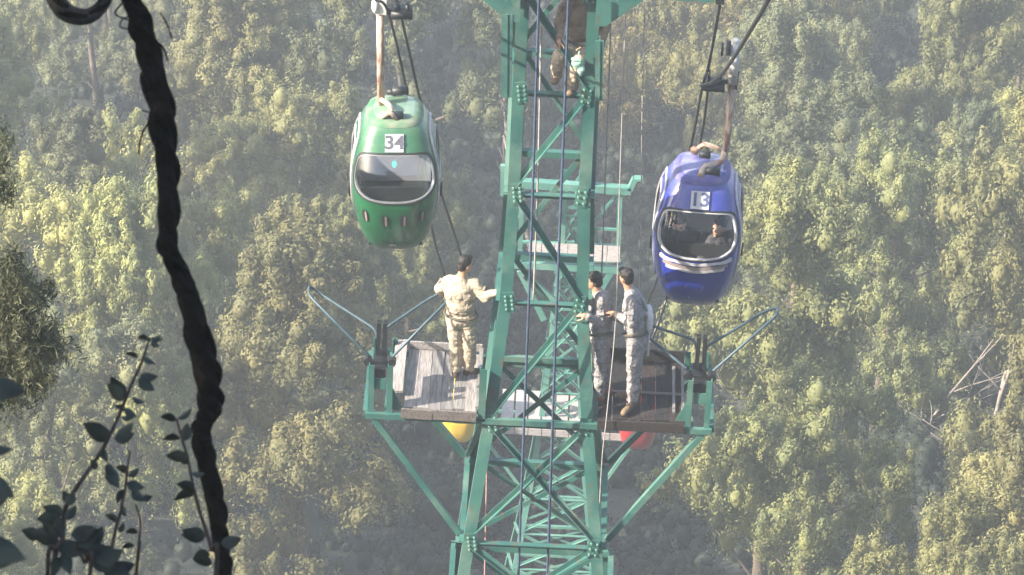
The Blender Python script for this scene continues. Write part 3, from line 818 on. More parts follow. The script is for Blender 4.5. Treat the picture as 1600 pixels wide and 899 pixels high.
cL = at(618, 268, YC); cR = at(1090, 356, YC)
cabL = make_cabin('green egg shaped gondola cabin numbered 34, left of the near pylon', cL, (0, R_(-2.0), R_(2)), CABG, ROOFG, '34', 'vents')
hanger(cabL, 'left')
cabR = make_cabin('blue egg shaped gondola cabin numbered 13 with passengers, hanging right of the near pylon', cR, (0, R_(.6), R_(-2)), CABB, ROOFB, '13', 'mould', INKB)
hanger(cabR, 'right')
def a3(px, py): return at(px, py, Y2)
cabY = make_cabin('small distant yellow cabin, its pointed bottom showing below the planked left platform', a3(719, 638), (0, 0, 0), CABY, ROOFG, detail=False)
cabR2 = make_cabin('small distant red cabin below the dark right platform', a3(998, 642), (0, 0, 0), CABR, ROOFG, detail=False)
cabY.scale = (.80,) * 3; cabR2.scale = (.90,) * 3
for c_ in (cabY, cabR2):
    h = MB(); h.tube([(0, 0, .98), (0, 0, 2.1)], .04, 8); h.build('hanger_rod', RUST, c_, local=True)
# cables
def cable(pts, r, label, mt=CABLE, grp='ropeway cables', name='steel_cable', cat='cable', k=6, root=None):
    m_ = MB(); m_.tube(smooth_path([at(*p) for p in pts], k), r, 6)
    return alone(m_, name, mt, label, cat, grp, smooth=True)
cable([(560, -120, -14), (583, -6, 0.5), (606, 18, 2.2), (637, 150, 4.5), (675, 358, 9), (693, 425, 14), (712, 500, 28), (722, 545, 47)], .018, 'thin steel cable running down behind the green cabin, nearer the pylon leg at the top')
cable([(610, -80, -8), (618, -6, 1.5), (625, 18, 2.3), (655, 150, 4.5), (686, 290, 8), (720, 398, 13), (735, 470, 25), (740, 540, 47)], .018, 'steel cable running down behind the right side of the green cabin toward the soldier')
cable([(1125, 8, .4), (1108, 100, 2.0), (1097, 138, 2.2), (1077, 240, 4.5), (1030, 425, 10), (1010, 478, 15), (985, 560, 47)], .018, 'steel cable from the right crossarm end down behind the blue cabin, left strand')
cable([(1108, 110, 2.1), (1106, 142, 2.3), (1091, 240, 4.5), (1044, 455, 10), (1022, 525, 16), (1000, 600, 47)], .018, 'steel cable behind the blue cabin, right strand, starting at the grip block')
cable([(1222, -60, -16), (1200, 0, -10), (1170, 52, -5), (1140, 100, -1), (1118, 126, 1.4), (1096, 134, 2.1)], .024, 'thick curved steel cable sweeping in from the top right to the blue cabin grip')
for pts, r, lb, mt in (
        ([(843, -30, -.25), (838, 120, -.25), (829, 400, -.22), (815, 760, -.15), (808, 960, -.1)], .016, 'blue rope hanging down the front of the near pylon, the left of two', BLUEROPE),
        ([(889, -30, -.25), (883, 150, -.25), (871, 450, -.22), (862, 700, -.15), (853, 960, -.1)], .016, 'blue rope hanging down the front of the near pylon, the right of two', BLUEROPE)):
    cable(pts, r, lb, mt, 'blue ropes on the pylon', 'rope', 'rope')
for pts, r, lb, mt in (
        ([(978, 4, .1), (968, 300, .1), (962, 500, .05), (948, 650, -.12), (940, 730, -.12), (931, 910, -.12)], .007, 'pale cord hanging from the crossarm between the two grey uniformed soldiers', CORD),
        ([(1007, 4, 1.4), (1003, 200, 1.4), (1000, 420, 1.5), (988, 640, 1.3)], .007, 'pale cord hanging from the crossarm nearest its right end', CORD),
        ([(955, 10, 1.3), (951, 140, 1.3), (940, 430, 1.4)], .009, 'short pale cord hanging from the crossarm close beside the right pylon leg', CORD),
        ([(846, 20, .6), (841, 260, .6), (833, 480, .6)], .012, 'pale pinkish cord hanging inside the upper lattice of the near pylon', CORD),
        ([(866, 662, .6), (860, 800, .6), (857, 930, .6)], .009, 'pinkish red cord hanging inside the lower lattice of the near pylon', PINKCORD),
        ([(761, 715, .3), (757, 920, .3)], .010, 'thin pinkish cord hanging inside the left legs below the platform', PINKCORD),
        ([(1040, 470, 2.2), (1022, 520, 1.8), (1012, 540, 1.2)], .006, 'thin pale tether between the blue cabin and the right platform', CORD)):
    cable(pts, r, lb, mt, 'cords hanging on the pylon', 'cord', 'cord')

BELT = mat('web_belt', (0.10, 0.085, 0.065), 0.8)
# ---------------------------------------------------------------- people
def remesh(name, mb, m, voxel, parent, base, nz=0.0, freq=9.0, smooth_it=2, sub=None):
    me = mb.mesh(name + '_src', m, base)
    o = bpy.data.objects.new(name + '_src', me); COL.objects.link(o)
    r = o.modifiers.new('r', 'REMESH'); r.mode = 'VOXEL'; r.voxel_size = voxel; r.use_smooth_shade = True
    if smooth_it:
        s_ = o.modifiers.new('s', 'SMOOTH'); s_.iterations = smooth_it; s_.factor = .5
    dg = bpy.context.evaluated_depsgraph_get()
    me2 = bpy.data.meshes.new_from_object(o.evaluated_get(dg))
    bpy.data.objects.remove(o); bpy.data.meshes.remove(me)
    me2.name = name; me2.materials.clear(); me2.materials.append(m)
    if nz:
        n = len(me2.vertices); co = np.empty(n * 3); me2.vertices.foreach_get('co', co); co = co.reshape(-1, 3)
        nr = np.empty(n * 3); me2.vertices.foreach_get('normal', nr); nr = nr.reshape(-1, 3)
        dd = np.array([noise.noise(V(c) * freq) + .5 * noise.noise(V(c) * freq * 2.3) - .9 * abs(noise.noise(V((c[0], c[1], c[2] * 2.2)) * freq * .8)) for c in co])
        co += nr * (dd * nz)[:, None]; me2.vertices.foreach_set('co', co.ravel())
    me2.polygons.foreach_set('use_smooth', [True] * len(me2.polygons)); me2.update()
    return link(bpy.data.objects.new(name, me2), parent)
def hand(mb, wr, dr, nrm, thumb, curl=.5, s=1.0):
    """palm, four unequal fingers with knuckle bends, thumb from the side. dr along the hand, nrm = back of the hand"""
    dr = V(dr).normalized(); nrm = V(nrm); nrm = (nrm - dr * nrm.dot(dr)).normalized(); sd = dr.cross(nrm).normalized() * thumb
    mb.cap(wr, wr + dr * .035 * s, .026 * s, .032 * s)
    for k in (-1, 0, 1): mb.cap(wr + dr * .03 * s + sd * k * .018 * s, wr + dr * .085 * s + sd * k * .024 * s, .015 * s, .014 * s)
    for k, L in zip((1.5, .5, -.5, -1.5), (.072, .080, .074, .058)):
        p = wr + dr * .088 * s + sd * k * .0205 * s; d = dr.copy()
        for j, fr in enumerate((.45, .32, .23)):
            d = (d - nrm * curl * (.55 + .35 * j)).normalized(); q = p + d * L * fr * s
            mb.cap(p, q, (.0098 - .0008 * j) * s, (.0092 - .0008 * j) * s, 8); p = q
    p = wr + dr * .03 * s + sd * .03 * s; d = (dr * .6 + sd * .8 - nrm * .3).normalized()
    for L in (.035, .032, .025):
        q = p + d * L * s; mb.cap(p, q, .0115 * s, .0105 * s, 8); p = q; d = (d + dr * .35 - sd * .25 - nrm * .2 * curl).normalized()
def rotm(face, up):
    f = V(face).normalized(); u = V(up); u = (u - f * u.dot(f)).normalized(); x = f.cross(u)
    return Matrix((x, f, u)).transposed()
def person(label, J, face, jm, tm, bm, group=None, jacket=True, bmats=None, s=1.0, hairup=.012, curl=(.5, .5), collar=True):
    foot = min((J[k] for k in ('la', 'ra') if k in J), key=lambda p: p.z) if 'la' in J else J['pelvis']
    base = V((J['pelvis'].x, J['pelvis'].y, foot.z - .09))
    t = thing('person', label, 'person', base, group)
    face = V(face).normalized()
    up = (J['head'] - J['neck']).normalized()
    up = (up * .5 + V((0, 0, 1)) * .5).normalized()
    R = rotm(face, up); H = J['head']
    chest, pel, neck = J['chest'], J['pelvis'], J['neck']
    sl_, sr_ = J['ls'], J['rs']
    acr = (sr_ - sl_).normalized(); spine = (neck - pel).normalized(); frt = spine.cross(acr).normalized()
    if frt.dot(V(J.get('front', face))) < 0: frt = -frt
    TR = Matrix((acr, frt, acr.cross(frt))).transposed()
    b = MB()
    b.ball(H + R @ V((0, -.008, .018)) * s, tuple(k * s for k in (.076, .094, .098)), R)
    b.ball(H + R @ V((0, .022, -.045)) * s, tuple(k * s for k in (.056, .066, .068)), R)
    b.ball(H + R @ V((0, .094, -.012)) * s, tuple(k * s for k in (.013, .020, .022)), R)
    b.ball(H + R @ V((0, .083, -.062)) * s, tuple(k * s for k in (.024, .012, .010)), R)
    b.ball(H + R @ V((0, .070, -.098)) * s, tuple(k * s for k in (.024, .022, .018)), R)
    b.ball(H + R @ V((0, .078, .024)) * s, tuple(k * s for k in (.05, .016, .010)), R)
    for k in (-1, 1): b.ball(H + R @ V((k * .078, -.006, -.008)) * s, tuple(q * s for q in (.010, .020, .032)), R)
    b.cap(H + R @ V((0, -.02, -.05)) * s, neck - spine * .03, .056 * s, .062 * s)
    b.ball(chest, (.165 * s, .105 * s, .19 * s), TR); b.ball((chest + pel) / 2, (.145 * s, .095 * s, .16 * s), TR); b.ball(pel, (.16 * s, .105 * s, .12 * s), TR)
    b.cap(sl_, sr_, .055 * s)
    for a_, e_, w_, sg, cu in (('ls', 'le', 'lw', -1, curl[0]), ('rs', 're', 'rw', 1, curl[1])):
        b.cap(J[a_], J[e_], .052 * s, .040 * s); b.cap(J[e_], J[w_], .040 * s, .026 * s)
        hd = J.get(w_ + 'd', (J[w_] - J[e_]).normalized()); hn = J.get(w_ + 'n', V((0, 0, 1)))
        hand(b, J[w_], hd, hn, sg, cu, s)
    if 'la' in J:
        for h_, k_, a_, q_ in (('lh', 'lk', 'la', 'lt'), ('rh', 'rk', 'ra', 'rt')):
            b.cap(J[h_], J[k_], .082 * s, .056 * s); b.cap(J[k_], J[a_], .055 * s, .036 * s); b.cap(J[a_] - V((0, 0, .04)), J[q_], .035 * s, .028 * s)
    remesh('body', b, SKIN, .0085 if group != 'far' else .014, t, base)
    # eyes and brows
    e = MB()
    for k in (-1, 1): e.ball(H + R @ V((k * .030, .082, .004)) * s, .011 * s, n=8, m=6)
    e.build('eyes', LENS, t, smooth=True)
    h = MB()
    h.ball(H + R @ V((0, -.020, .032 + hairup)) * s, tuple(q * s for q in (.084, .093, .092)), R)
    h.ball(H + R @ V((0, -.052, -.015)) * s, tuple(q * s for q in (.074, .058, .075)), R)
    h.ball(H + R @ V((0, .045, .092)) * s, tuple(q * s for q in (.058, .042, .03)), R)
    remesh('hair', h, HAIR, .011, t, base, .008, 40)
    if jacket:
        j = MB()
        j.ball(chest, (.215 * s, .155 * s, .22 * s), TR); j.ball((chest + pel) / 2, (.20 * s, .15 * s, .18 * s), TR)
        j.cap(sl_ + spine * .01, sr_ + spine * .01, .080 * s)
        for q in (-1, 0, 1): j.cap((chest + pel) / 2 + acr * q * .075 * s, pel - spine * .09 + acr * q * .085 * s, .100 * s, .105 * s)
        for a_, e_, w_ in (('ls', 'le', 'lw'), ('rs', 're', 'rw')):
            ww = J[e_].lerp(J[w_], .90); j.cap(J[a_], J[e_], .084 * s, .068 * s); j.cap(J[e_], ww, .068 * s, .050 * s)
        if collar: j.cap(neck - spine * .06, neck + spine * .015, .082 * s, .070 * s)
        jo = remesh('jacket', j, jm, .0125, t, base, .012 * s, 11)
        wc = pel + spine * .035 * s; b_ = MB(); lp = [wc + acr * (.205 * s * math.cos(a)) + frt * (.155 * s * math.sin(a)) for a in [2 * math.pi * k / 24 for k in range(25)]]
        b_.tube(lp, .016 * s, 6, False); b_.build('belt', BELT, jo, root=t)
        # sleeve pockets
        for sg, (a_, e_) in ((-1, ('ls', 'le')), (1, ('rs', 're'))):
            m0 = J[a_].lerp(J[e_], .45); b_ = MB(); b_.box(m0 + acr * sg * .062 * s, (.02, .09 * s, .11 * s), TR); b_.build('sleeve_pocket', jm, jo, root=t)
    if 'la' in J:
        q = MB(); q.ball(pel - spine * .03, (.19 * s, .14 * s, .13 * s), TR)
        for h_, k_, a_ in (('lh', 'lk', 'la'), ('rh', 'rk', 'ra')):
            q.cap(J[h_], J[k_], .115 * s, .090 * s); q.cap(J[k_], J[a_] + V((0, 0, .03)), .090 * s, .074 * s)
            q.ball(J[h_].lerp(J[k_], .6) + (J[h_] - pel).normalized() * .06 * s, (.045 * s, .06 * s, .085 * s), TR)
        remesh('trousers', q, tm, .0125, t, base, .014 * s, 10)
        for i, (k_, a_, q_) in enumerate((('lk', 'la', 'lt'), ('rk', 'ra', 'rt'))):
            f = MB(); A = J[a_]; T = J[q_]
            f.cap(A + (J[k_] - A).normalized() * .10, A - V((0, 0, .02)), .053 * s, .05 * s)
            f.cap(A - V((0, 0, .035)), T, .047 * s, .043 * s); d = (T - A); d.z = 0
            hl = A - V((0, 0, .045)) - d.normalized() * .035; f.ball(hl, .048 * s)
            remesh('boot', f, (bmats or (bm, bm))[i], .011, t, base, .003, 30)
    return t, base, TR
P = lambda x, y, Y: at(x, y, Y)
def stand(head, neck, chest, pelvis, ls, rs, le, re, lw, rw, lh, rh, lk, rk, la, ra, lt, rt, **kw):
    d = {k: P(*v) for k, v in dict(head=head, neck=neck, chest=chest, pelvis=pelvis, ls=ls, rs=rs, le=le, re=re, lw=lw, rw=rw, lh=lh, rh=rh, lk=lk, rk=rk, la=la, ra=ra, lt=lt, rt=rt).items()}
    d.update(kw); return d
# soldier on the left platform, back to the camera, right hand on the pylon leg
YM = 0.76
J = stand((727, 413, YM), (723, 432, YM), (720, 456, YM), (720, 494, YM), (702, 439, YM + .04), (742, 445, YM - .02),
          (686, 451, YM + .12), (757, 465, YM - .1), (699, 466, YM + .34), (777, 456, YM - .2),
          (711, 500, YM), (731, 501, YM), (712, 538, YM + .03), (735, 537, YM - .02), (712, 574, YM), (733, 570, YM + .05), (707, 588, YM - .10), (719, 584, YM - .10), front=V((.3, .95, 0)))
# knees and ankles hang straight over the deck
for a_, t_ in (('la', 'lt'), ('ra', 'rt')):
    J[a_].z = ZD + .04 + .125; J[t_].z = ZD + .04 + .045
J['lt'] = J['la'] + V((-.03, .20, -.08)); J['rt'] = J['ra'] + V((.17, .08, -.08))
J['rwd'] = V((.8, .1, .25)); J['rwn'] = V((0, -.5, .8)); J['lwn'] = V((-.5, 0, .8))
person('soldier in sand camouflage standing on the left platform with one hand on the pylon', J, (.75, .55, -.1), TAN, TAN, BOOT, 'soldiers working on the pylon', curl=(.4, .55))
# soldier nearest the right leg of the pylon, facing left
YM = 0.43
J = stand((928, 439, YM), (934, 458, YM), (938, 484, YM), (938, 525, YM), (938, 468, YM - .16), (943, 463, YM + .17),
          (939, 505, YM - .18), (922, 497, YM + .2), (917, 494, YM - .30), (915, 484, YM + .1),
          (938, 532, YM - .08), (939, 528, YM + .09), (938, 568, YM - .08), (944, 565, YM + .1), (936, 598, YM - .08), (947, 592, YM + .10), (925, 610, YM - .14), (935, 600, YM + .05), front=V((-1, .1, 0)))
for a_ in ('la', 'ra'): J[a_].z = ZD + .04 + .125
J['lt'] = J['la'] + V((-.16, -.10, -.08)); J['rt'] = J['ra'] + V((-.18, -.03, -.08))
J['lwd'] = V((-.85, .1, .15)); J['lwn'] = V((-.2, -.6, .7)); J['rwd'] = V((-.9, .1, .1))
person('soldier in grey camouflage gripping the pylon leg, the left of two on the dark platform', J, (-1, .15, -.15), GREYC, GREYC, BOOTO, 'soldiers working on the pylon', bmats=(BOOTO, BOOTO), curl=(.8, .6))
# soldier further right
YM = 0.36
J = stand((977, 433, YM), (984, 453, YM), (991, 482, YM), (994, 526, YM), (985, 467, YM - .18), (993, 462, YM + .16),
          (986, 505, YM - .22), (978, 500, YM + .2), (962, 491, YM - .14), (958, 494, YM + .06),
          (992, 534, YM - .08), (995, 530, YM + .10), (990, 575, YM - .10), (993, 570, YM + .10), (989, 612, YM - .1), (991, 597, YM + .12), (980, 632, YM - .3), (976, 590, YM + .1), front=V((-1, .1, 0)))
for a_ in ('la', 'ra'): J[a_].z = ZD + .04 + .125
J['lt'] = J['la'] + V((-.10, -.17, -.08)); J['rt'] = J['ra'] + V((-.19, 0, -.08))
J['lwd'] = V((-.9, .1, .2)); J['rwd'] = V((-.9, 0, .2))
tp, bs, TRm = person('soldier in grey camouflage standing further right on the dark platform with a white pack', J, (-.85, .5, 0), GREYC, GREYC, BOOTT, 'soldiers working on the pylon', bmats=(BOOTT, BOOTT), curl=(.7, .6))
# white pack on his back
m_ = MB(); pk = at(1014, 500, YM); m_.ball(pk, (.055, .11, .20)); m_.ball(pk + V((-.02, 0, .12)), (.05, .10, .09))
bg_ = MB(); bag = thing('backpack', 'narrow white pack on the back of the rightmost soldier', 'backpack', pk - V((0, 0, .2)))
remesh('pack', m_, BAGW, .011, bag, BASE[bag.name], .01, 12)
m_ = MB(); m_.tube(rounded([pk + V((-.03, -.07, .17)), at(1000, 462, YM - .12), at(988, 474, YM - .26), at(1002, 500, YM - .1)], .05), .014, 6); m_.build('strap', GREYC, bag)
m_ = MB(); m_.tube([pk + V((0, -.02, -.15)), at(1013, 535, YM), at(1012, 556, YM)], [.02, .014, .018], 6); m_.build('dangling_strap', BAGW, bag)
# climber high in the lattice
YM = 0.62
J = stand((915, -28, YM), (911, -8, YM), (908, 22, YM), (908, 68, YM), (889, 2, YM - .08), (932, 6, YM + .05),
          (874, 36, YM - .22), (946, 40, YM + .1), (873, 62, YM - .4), (938, 74, YM - .15),
          (898, 74, YM), (920, 76, YM), (874, 88, YM - .35), (903, 98, YM - .40), (868, 122, YM - .2), (893, 142, YM - .25), (866, 128, YM - .4), (890, 146, YM - .42), front=V((-.3, -.9, 0)))
J['lwd'] = V((-.1, -.2, -.9)); J['lwn'] = V((-.5, -.8, 0)); J['rwn'] = V((.5, -.8, 0))
person('climber in a brown jacket sitting inside the top of the near pylon lattice', J, (-.3, -.9, -.3), BROWNJ, TAN, BOOTT, 'soldiers working on the pylon', curl=(.9, .9))
m_ = MB(); c = at(903, 100, YM - .5); m_.ball(c, (.075, .03, .07)); m_.ball(c + V((.04, 0, -.08)), (.045, .03, .09)); m_.ball(c + V((-.02, 0, .06)), (.07, .04, .03))
o_ = MB(); tb = thing('tool_bag', 'pale teal cloth bag hanging at the knees of the climber in the pylon top', 'bag', c - V((0, 0, .17)))
remesh('bag_cloth', m_, CLOTH, .011, tb, BASE[tb.name], .012, 14)
m_ = MB(); m_.tube([c + V((0, 0, .05)), c + V((.01, .02, .16))], .008, 6); m_.build('handle', CLOTH, tb)
# passengers in the blue cabin (seated facing the camera and each other)
def sit(x, y, lean, label, face, jm, s=1.06):
    R = Matrix.Rotation(R_(.6), 3, 'Y')
    o = V((x, y, 0)); L = lambda a, b, c: cR + R @ V((x + a, y + b, c))
    o = V((x, y - .40, -.13)); L = lambda a, b, c: cR + R @ (V((a, b, c)) + o)
    J = dict(head=L(lean, -.06, .40), neck=L(lean * .8, -.02, .27), chest=L(lean * .5, 0, .10), pelvis=L(0, 0, -.16),
             ls=L(lean * .6 - .155, 0, .21), rs=L(lean * .6 + .155, 0, .21), le=L(-.20, -.08, .0), re=L(.20, -.08, .0), lw=L(-.09, -.28, -.04), rw=L(.08, -.28, -.03),
             lh=L(-.09, 0, -.18), rh=L(.09, 0, -.18), lk=L(-.09, -.12, -.24), rk=L(.09, -.12, -.24), la=L(-.09, .18, -.42), ra=L(.09, .18, -.42),
             lt=L(-.09, .12, -.46), rt=L(.09, .12, -.46), front=V((0, -1, 0)))
    return person(label, J, face, jm, DARKJ, BOOT, 'passengers in the blue cabin', s=s)
sit(.20, .06, .05, 'passenger in a dark jacket on the right side inside the blue cabin', (-.55, -.8, -.1), DARKJ)
sit(-.20, .10, -.05, 'passenger in dark clothes on the left side inside the blue cabin', (.6, -.6, -.35), DARKJ)
# ---------------------------------------------------------------- foliage meshes
rng = np.random.default_rng(11)
_ico = None
def cores(C, Rr, f, squash, g_):
    global _ico
    if _ico is None:
        b = MB(); b.ball((0, 0, 0), 1.0, n=8, m=6); _ico = (np.array(b.v), b.f)
    v, fs = _ico; n = len(v)
    k = 1 + g_.uniform(-.22, .22, (len(C), n, 1))
    co = (v[None] * k * (np.asarray(Rr) * f)[:, None, None] * np.array([1, 1, squash])) + np.asarray(C)[:, None]
    idx = [tuple(i + q * n for i in f_) for q in range(len(C)) for f_ in fs]
    return co.reshape(-1, 3), idx
def leaf_mesh(name, m, C, Rr, per, ln, wd, up=0.35, squash=1.3, rnd=0.38, seed=0, core=0.0):
    """rhomb leaves lying round clump centres C with radii Rr"""
    g_ = np.random.default_rng(seed + 5)
    if core: cv, cf = cores(np.asarray(C, float), Rr, core, 1.2, g_)
    C = np.repeat(np.asarray(C, float), per, 0); Rr = np.repeat(np.asarray(Rr, float), per)
    n = len(C)
    d = g_.normal(size=(n, 3)); d[:, 2] += up; d /= np.linalg.norm(d, axis=1)[:, None]
    m_ = n // per; ax = g_.normal(size=(m_, 3)) * .42; ax[:, 2] += 1; ax /= np.linalg.norm(ax, axis=1)[:, None]; el = np.repeat(g_.uniform(1.1, 2.2, m_), per); ax = np.repeat(ax, per, 0)
    off = d * (Rr * g_.uniform(.45, 1.10, n))[:, None]; ta = (off * ax).sum(1); tn = ta / Rr
    off = (off - ax * ta[:, None]) * np.clip(1.0 - .42 * tn, .35, 1.3)[:, None] + ax * (ta * el)[:, None]
    p = C + off
    nr = d + g_.normal(size=(n, 3)) * rnd * .6; nr /= np.linalg.norm(nr, axis=1)[:, None]
    t = g_.normal(size=(n, 3)); t[:, 2] += 1.5; t -= nr * (t * nr).sum(1)[:, None]; t /= np.linalg.norm(t, axis=1)[:, None]
    b = np.cross(nr, t); L = (ln * g_.uniform(.6, 1.35, n))[:, None]; W = (wd * g_.uniform(.7, 1.3, n))[:, None]
    co = np.stack([p - t * L / 2, p + b * W / 2, p + t * L / 2, p - b * W / 2], 1).reshape(-1, 3)
    me = bpy.data.meshes.new(name)
    if core:
        lens = np.array([len(f) for f in cf], dtype=np.int32); li = np.concatenate([np.array(f, dtype=np.int32) for f in cf]) + n * 4
        me.vertices.add(n * 4 + len(cv)); me.loops.add(n * 4 + len(li)); me.polygons.add(n + len(cf))
        me.vertices.foreach_set('co', np.concatenate([co.ravel(), cv.ravel()]))
        me.loops.foreach_set('vertex_index', np.concatenate([np.arange(n * 4, dtype=np.int32), li]))
        me.polygons.foreach_set('loop_start', np.concatenate([np.arange(0, n * 4, 4, dtype=np.int32), n * 4 + np.concatenate([[0], np.cumsum(lens)[:-1]]).astype(np.int32)]))
        me.polygons.foreach_set('use_smooth', np.concatenate([np.zeros(n, bool), np.ones(len(cf), bool)]))
        me.update(calc_edges=True); me.materials.append(m)
        return me
    me.vertices.add(n * 4); me.loops.add(n * 4); me.polygons.add(n)
    me.vertices.foreach_set('co', co.ravel())
    me.loops.foreach_set('vertex_index', np.arange(n * 4, dtype=np.int32))
    me.polygons.foreach_set('loop_start', np.arange(0, n * 4, 4, dtype=np.int32))
    me.update(calc_edges=True); me.materials.append(m)
    return me
def tree_meshes(k, H, Rm, nb, m, shape, per=215, gap=0.2, pr=(.19, .38), leaf=(.080, .036), core=.50, sub=12):
    rd = random.Random(100 + k); C = []; Rs = []; tr = MB()
    bend = [V((0, 0, 0))]
    for j in range(1, 7): bend.append(V((rd.uniform(-.12, .12) * j / 3, rd.uniform(-.12, .12) * j / 3, H * j / 6 * .97)))
    tr.tube(bend, [H * .013 * (1 - .8 * j / 6) + .015 for j in range(7)], 7)
    lobes = [(rd.uniform(0, 6.28), rd.uniform(.5, 1.0)) for _ in range(5)]
    for b in range(nb):
        f = (b + .5) / nb; h = H * (.16 + .84 * f ** .85)
        az = b * 2.4 + rd.uniform(-.5, .5)
        if shape == 'cone': env = (1 - f) ** .75 * .95 + .06
        elif shape == 'round': env = math.sqrt(max(0.03, 1 - (1.55 * f - .62) ** 2))
        elif shape == 'column': env = .55 * (1 - f) ** .4 + .08
        else: env = .45 + .6 * math.sin(f * 3.0) 
        lob = .72 + .38 * max(math.cos(az - a) * s for a, s in lobes)
        if rd.random() < gap * .5: continue
        L = Rm * env * lob * rd.uniform(.65, 1.1)
        rise = rd.uniform(.1, .55); x0 = bend[min(6, int(f * 6))]
        p0 = V((x0.x * f, x0.y * f, h - .25 * L)); d = V((math.cos(az), math.sin(az), rise))
        p1 = p0 + d * L
        if b % 2 == 0: tr.tube([p0 - V((0, 0, .2)), p0.lerp(p1, .5) - V((0, 0, .08)), p0.lerp(p1, .85)], [.03, .022, .008], 5)
        # one bough: a flattened group of plumes round the branch end, some on the way out
        bc = p0 + d * L * .88; br_ = rd.uniform(.52, .95) * (Rm / 2.4)
        for s in range(sub):
            a = rd.uniform(0, 6.28); q_ = math.sqrt(rd.random())
            q = bc + V((math.cos(a) * br_ * q_, math.sin(a) * br_ * q_, rd.uniform(-.12, .30) * br_ + (1 - q_) * .38 * br_))
            r_ = rd.uniform(*pr)
            C.append(q); Rs.append(r_)
            if rd.random() < .5:
                C.append(q + V((rd.gauss(0, .05), rd.gauss(0, .05), r_ * rd.uniform(1.0, 1.5)))); Rs.append(r_ * .66)
        if rd.random() < .6: C.append(p0 + d * L * rd.uniform(.35, .6)); Rs.append(rd.uniform(*pr))
    for j in range(14):
        f = .42 + .60 * j / 13; a = bend[min(6, int(f * 6))]; C.append(V((a.x * f + rd.gauss(0, .14), a.y * f + rd.gauss(0, .14), H * f))); Rs.append(rd.uniform(*pr) * 1.15)
    return leaf_mesh('crown', m, C, Rs, per, leaf[0], leaf[1], seed=k, core=core), tr.mesh('trunk', BARK, smooth=True)
KINDS = [tree_meshes(0, 7.0, 2.5, 18, PINE, 'round'), tree_meshes(1, 7.8, 2.3, 19, PINE, 'cone'), tree_meshes(2, 6.2, 2.8, 18, PINE2, 'spread'),
         tree_meshes(3, 8.2, 1.9, 18, PINE3, 'column'), tree_meshes(4, 5.6, 2.2, 16, PINE2, 'round', gap=.5), tree_meshes(5, 7.2, 2.6, 19, PINE3, 'spread', gap=.7),
         tree_meshes(6, 4.2, 1.7, 4, PINE2, 'round', gap=.4), tree_meshes(7, 6.8, 2.2, 18, PINE2, 'cone')]
KN = ['rounded pine', 'conical pine', 'broad pale pine', 'narrow pine', 'loose pine', 'sparse pine', 'bushy pale pine', 'pale conical pine']
# dark hollows and the cleared strip under the cable, as seen in the photograph
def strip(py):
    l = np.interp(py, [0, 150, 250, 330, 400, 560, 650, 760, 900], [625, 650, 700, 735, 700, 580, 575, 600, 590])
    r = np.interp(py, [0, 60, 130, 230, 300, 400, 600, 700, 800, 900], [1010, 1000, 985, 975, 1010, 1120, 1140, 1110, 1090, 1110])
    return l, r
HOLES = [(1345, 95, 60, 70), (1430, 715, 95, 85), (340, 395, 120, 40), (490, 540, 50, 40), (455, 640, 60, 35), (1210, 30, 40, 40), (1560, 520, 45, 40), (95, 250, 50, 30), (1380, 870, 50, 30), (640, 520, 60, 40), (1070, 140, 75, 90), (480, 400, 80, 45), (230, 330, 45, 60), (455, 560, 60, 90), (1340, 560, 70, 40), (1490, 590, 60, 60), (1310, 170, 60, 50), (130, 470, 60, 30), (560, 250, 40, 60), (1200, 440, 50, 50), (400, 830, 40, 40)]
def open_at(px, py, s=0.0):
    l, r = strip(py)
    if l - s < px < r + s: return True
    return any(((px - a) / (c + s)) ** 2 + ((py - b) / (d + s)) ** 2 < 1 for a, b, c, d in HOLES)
SPOTS = []
rd = random.Random(21)
tries = 0
while len(SPOTS) < 292 and tries < 60000:
    tries += 1
    y = 36 + 170 * rd.random() ** 1.25; hw = (y - CAM.y) * .128 + 2.0; x = rd.uniform(-hw, hw)
    z = gz(x, y); px, py, _ = proj(V((x, y, z + 5.2)))
    if not (-130 < px < 1730 and -120 < py < 1010): continue
    if open_at(px, py, 34): continue
    l_, r_ = strip(py)
    if l_ - 75 < px < r_ + 80: continue
    if y < 75 and abs(px - 1000) < 150: continue
    if noise.noise(V((x * .10, y * .055, 2.2))) < -.20: continue
    gap_ = 3.9 if y < 80 else 4.7
    if any((x - a) ** 2 + ((y - b) * .8) ** 2 < gap_ ** 2 for a, b in SPOTS): continue
    SPOTS.append((x, y))
def where(px, py):
    cols = [(90, 'near the left edge'), (290 if py > 400 else 210, 'left of the black vine'), (430, 'just right of the black vine'), (600, 'left of the green cabin line'), (800, 'behind the left platform'), (1200, 'right of the pylon'), (1400, 'right of the blue cabin'), (9999, 'near the right edge')]
    rows = [(110, 'topmost row'), (260, 'high up'), (420, 'above the middle'), (580, 'just below the middle'), (740, 'low down'), (9999, 'bottom row')]
    return next(n_ for v_, n_ in rows if py < v_), next(n_ for v_, n_ in cols if px < v_)
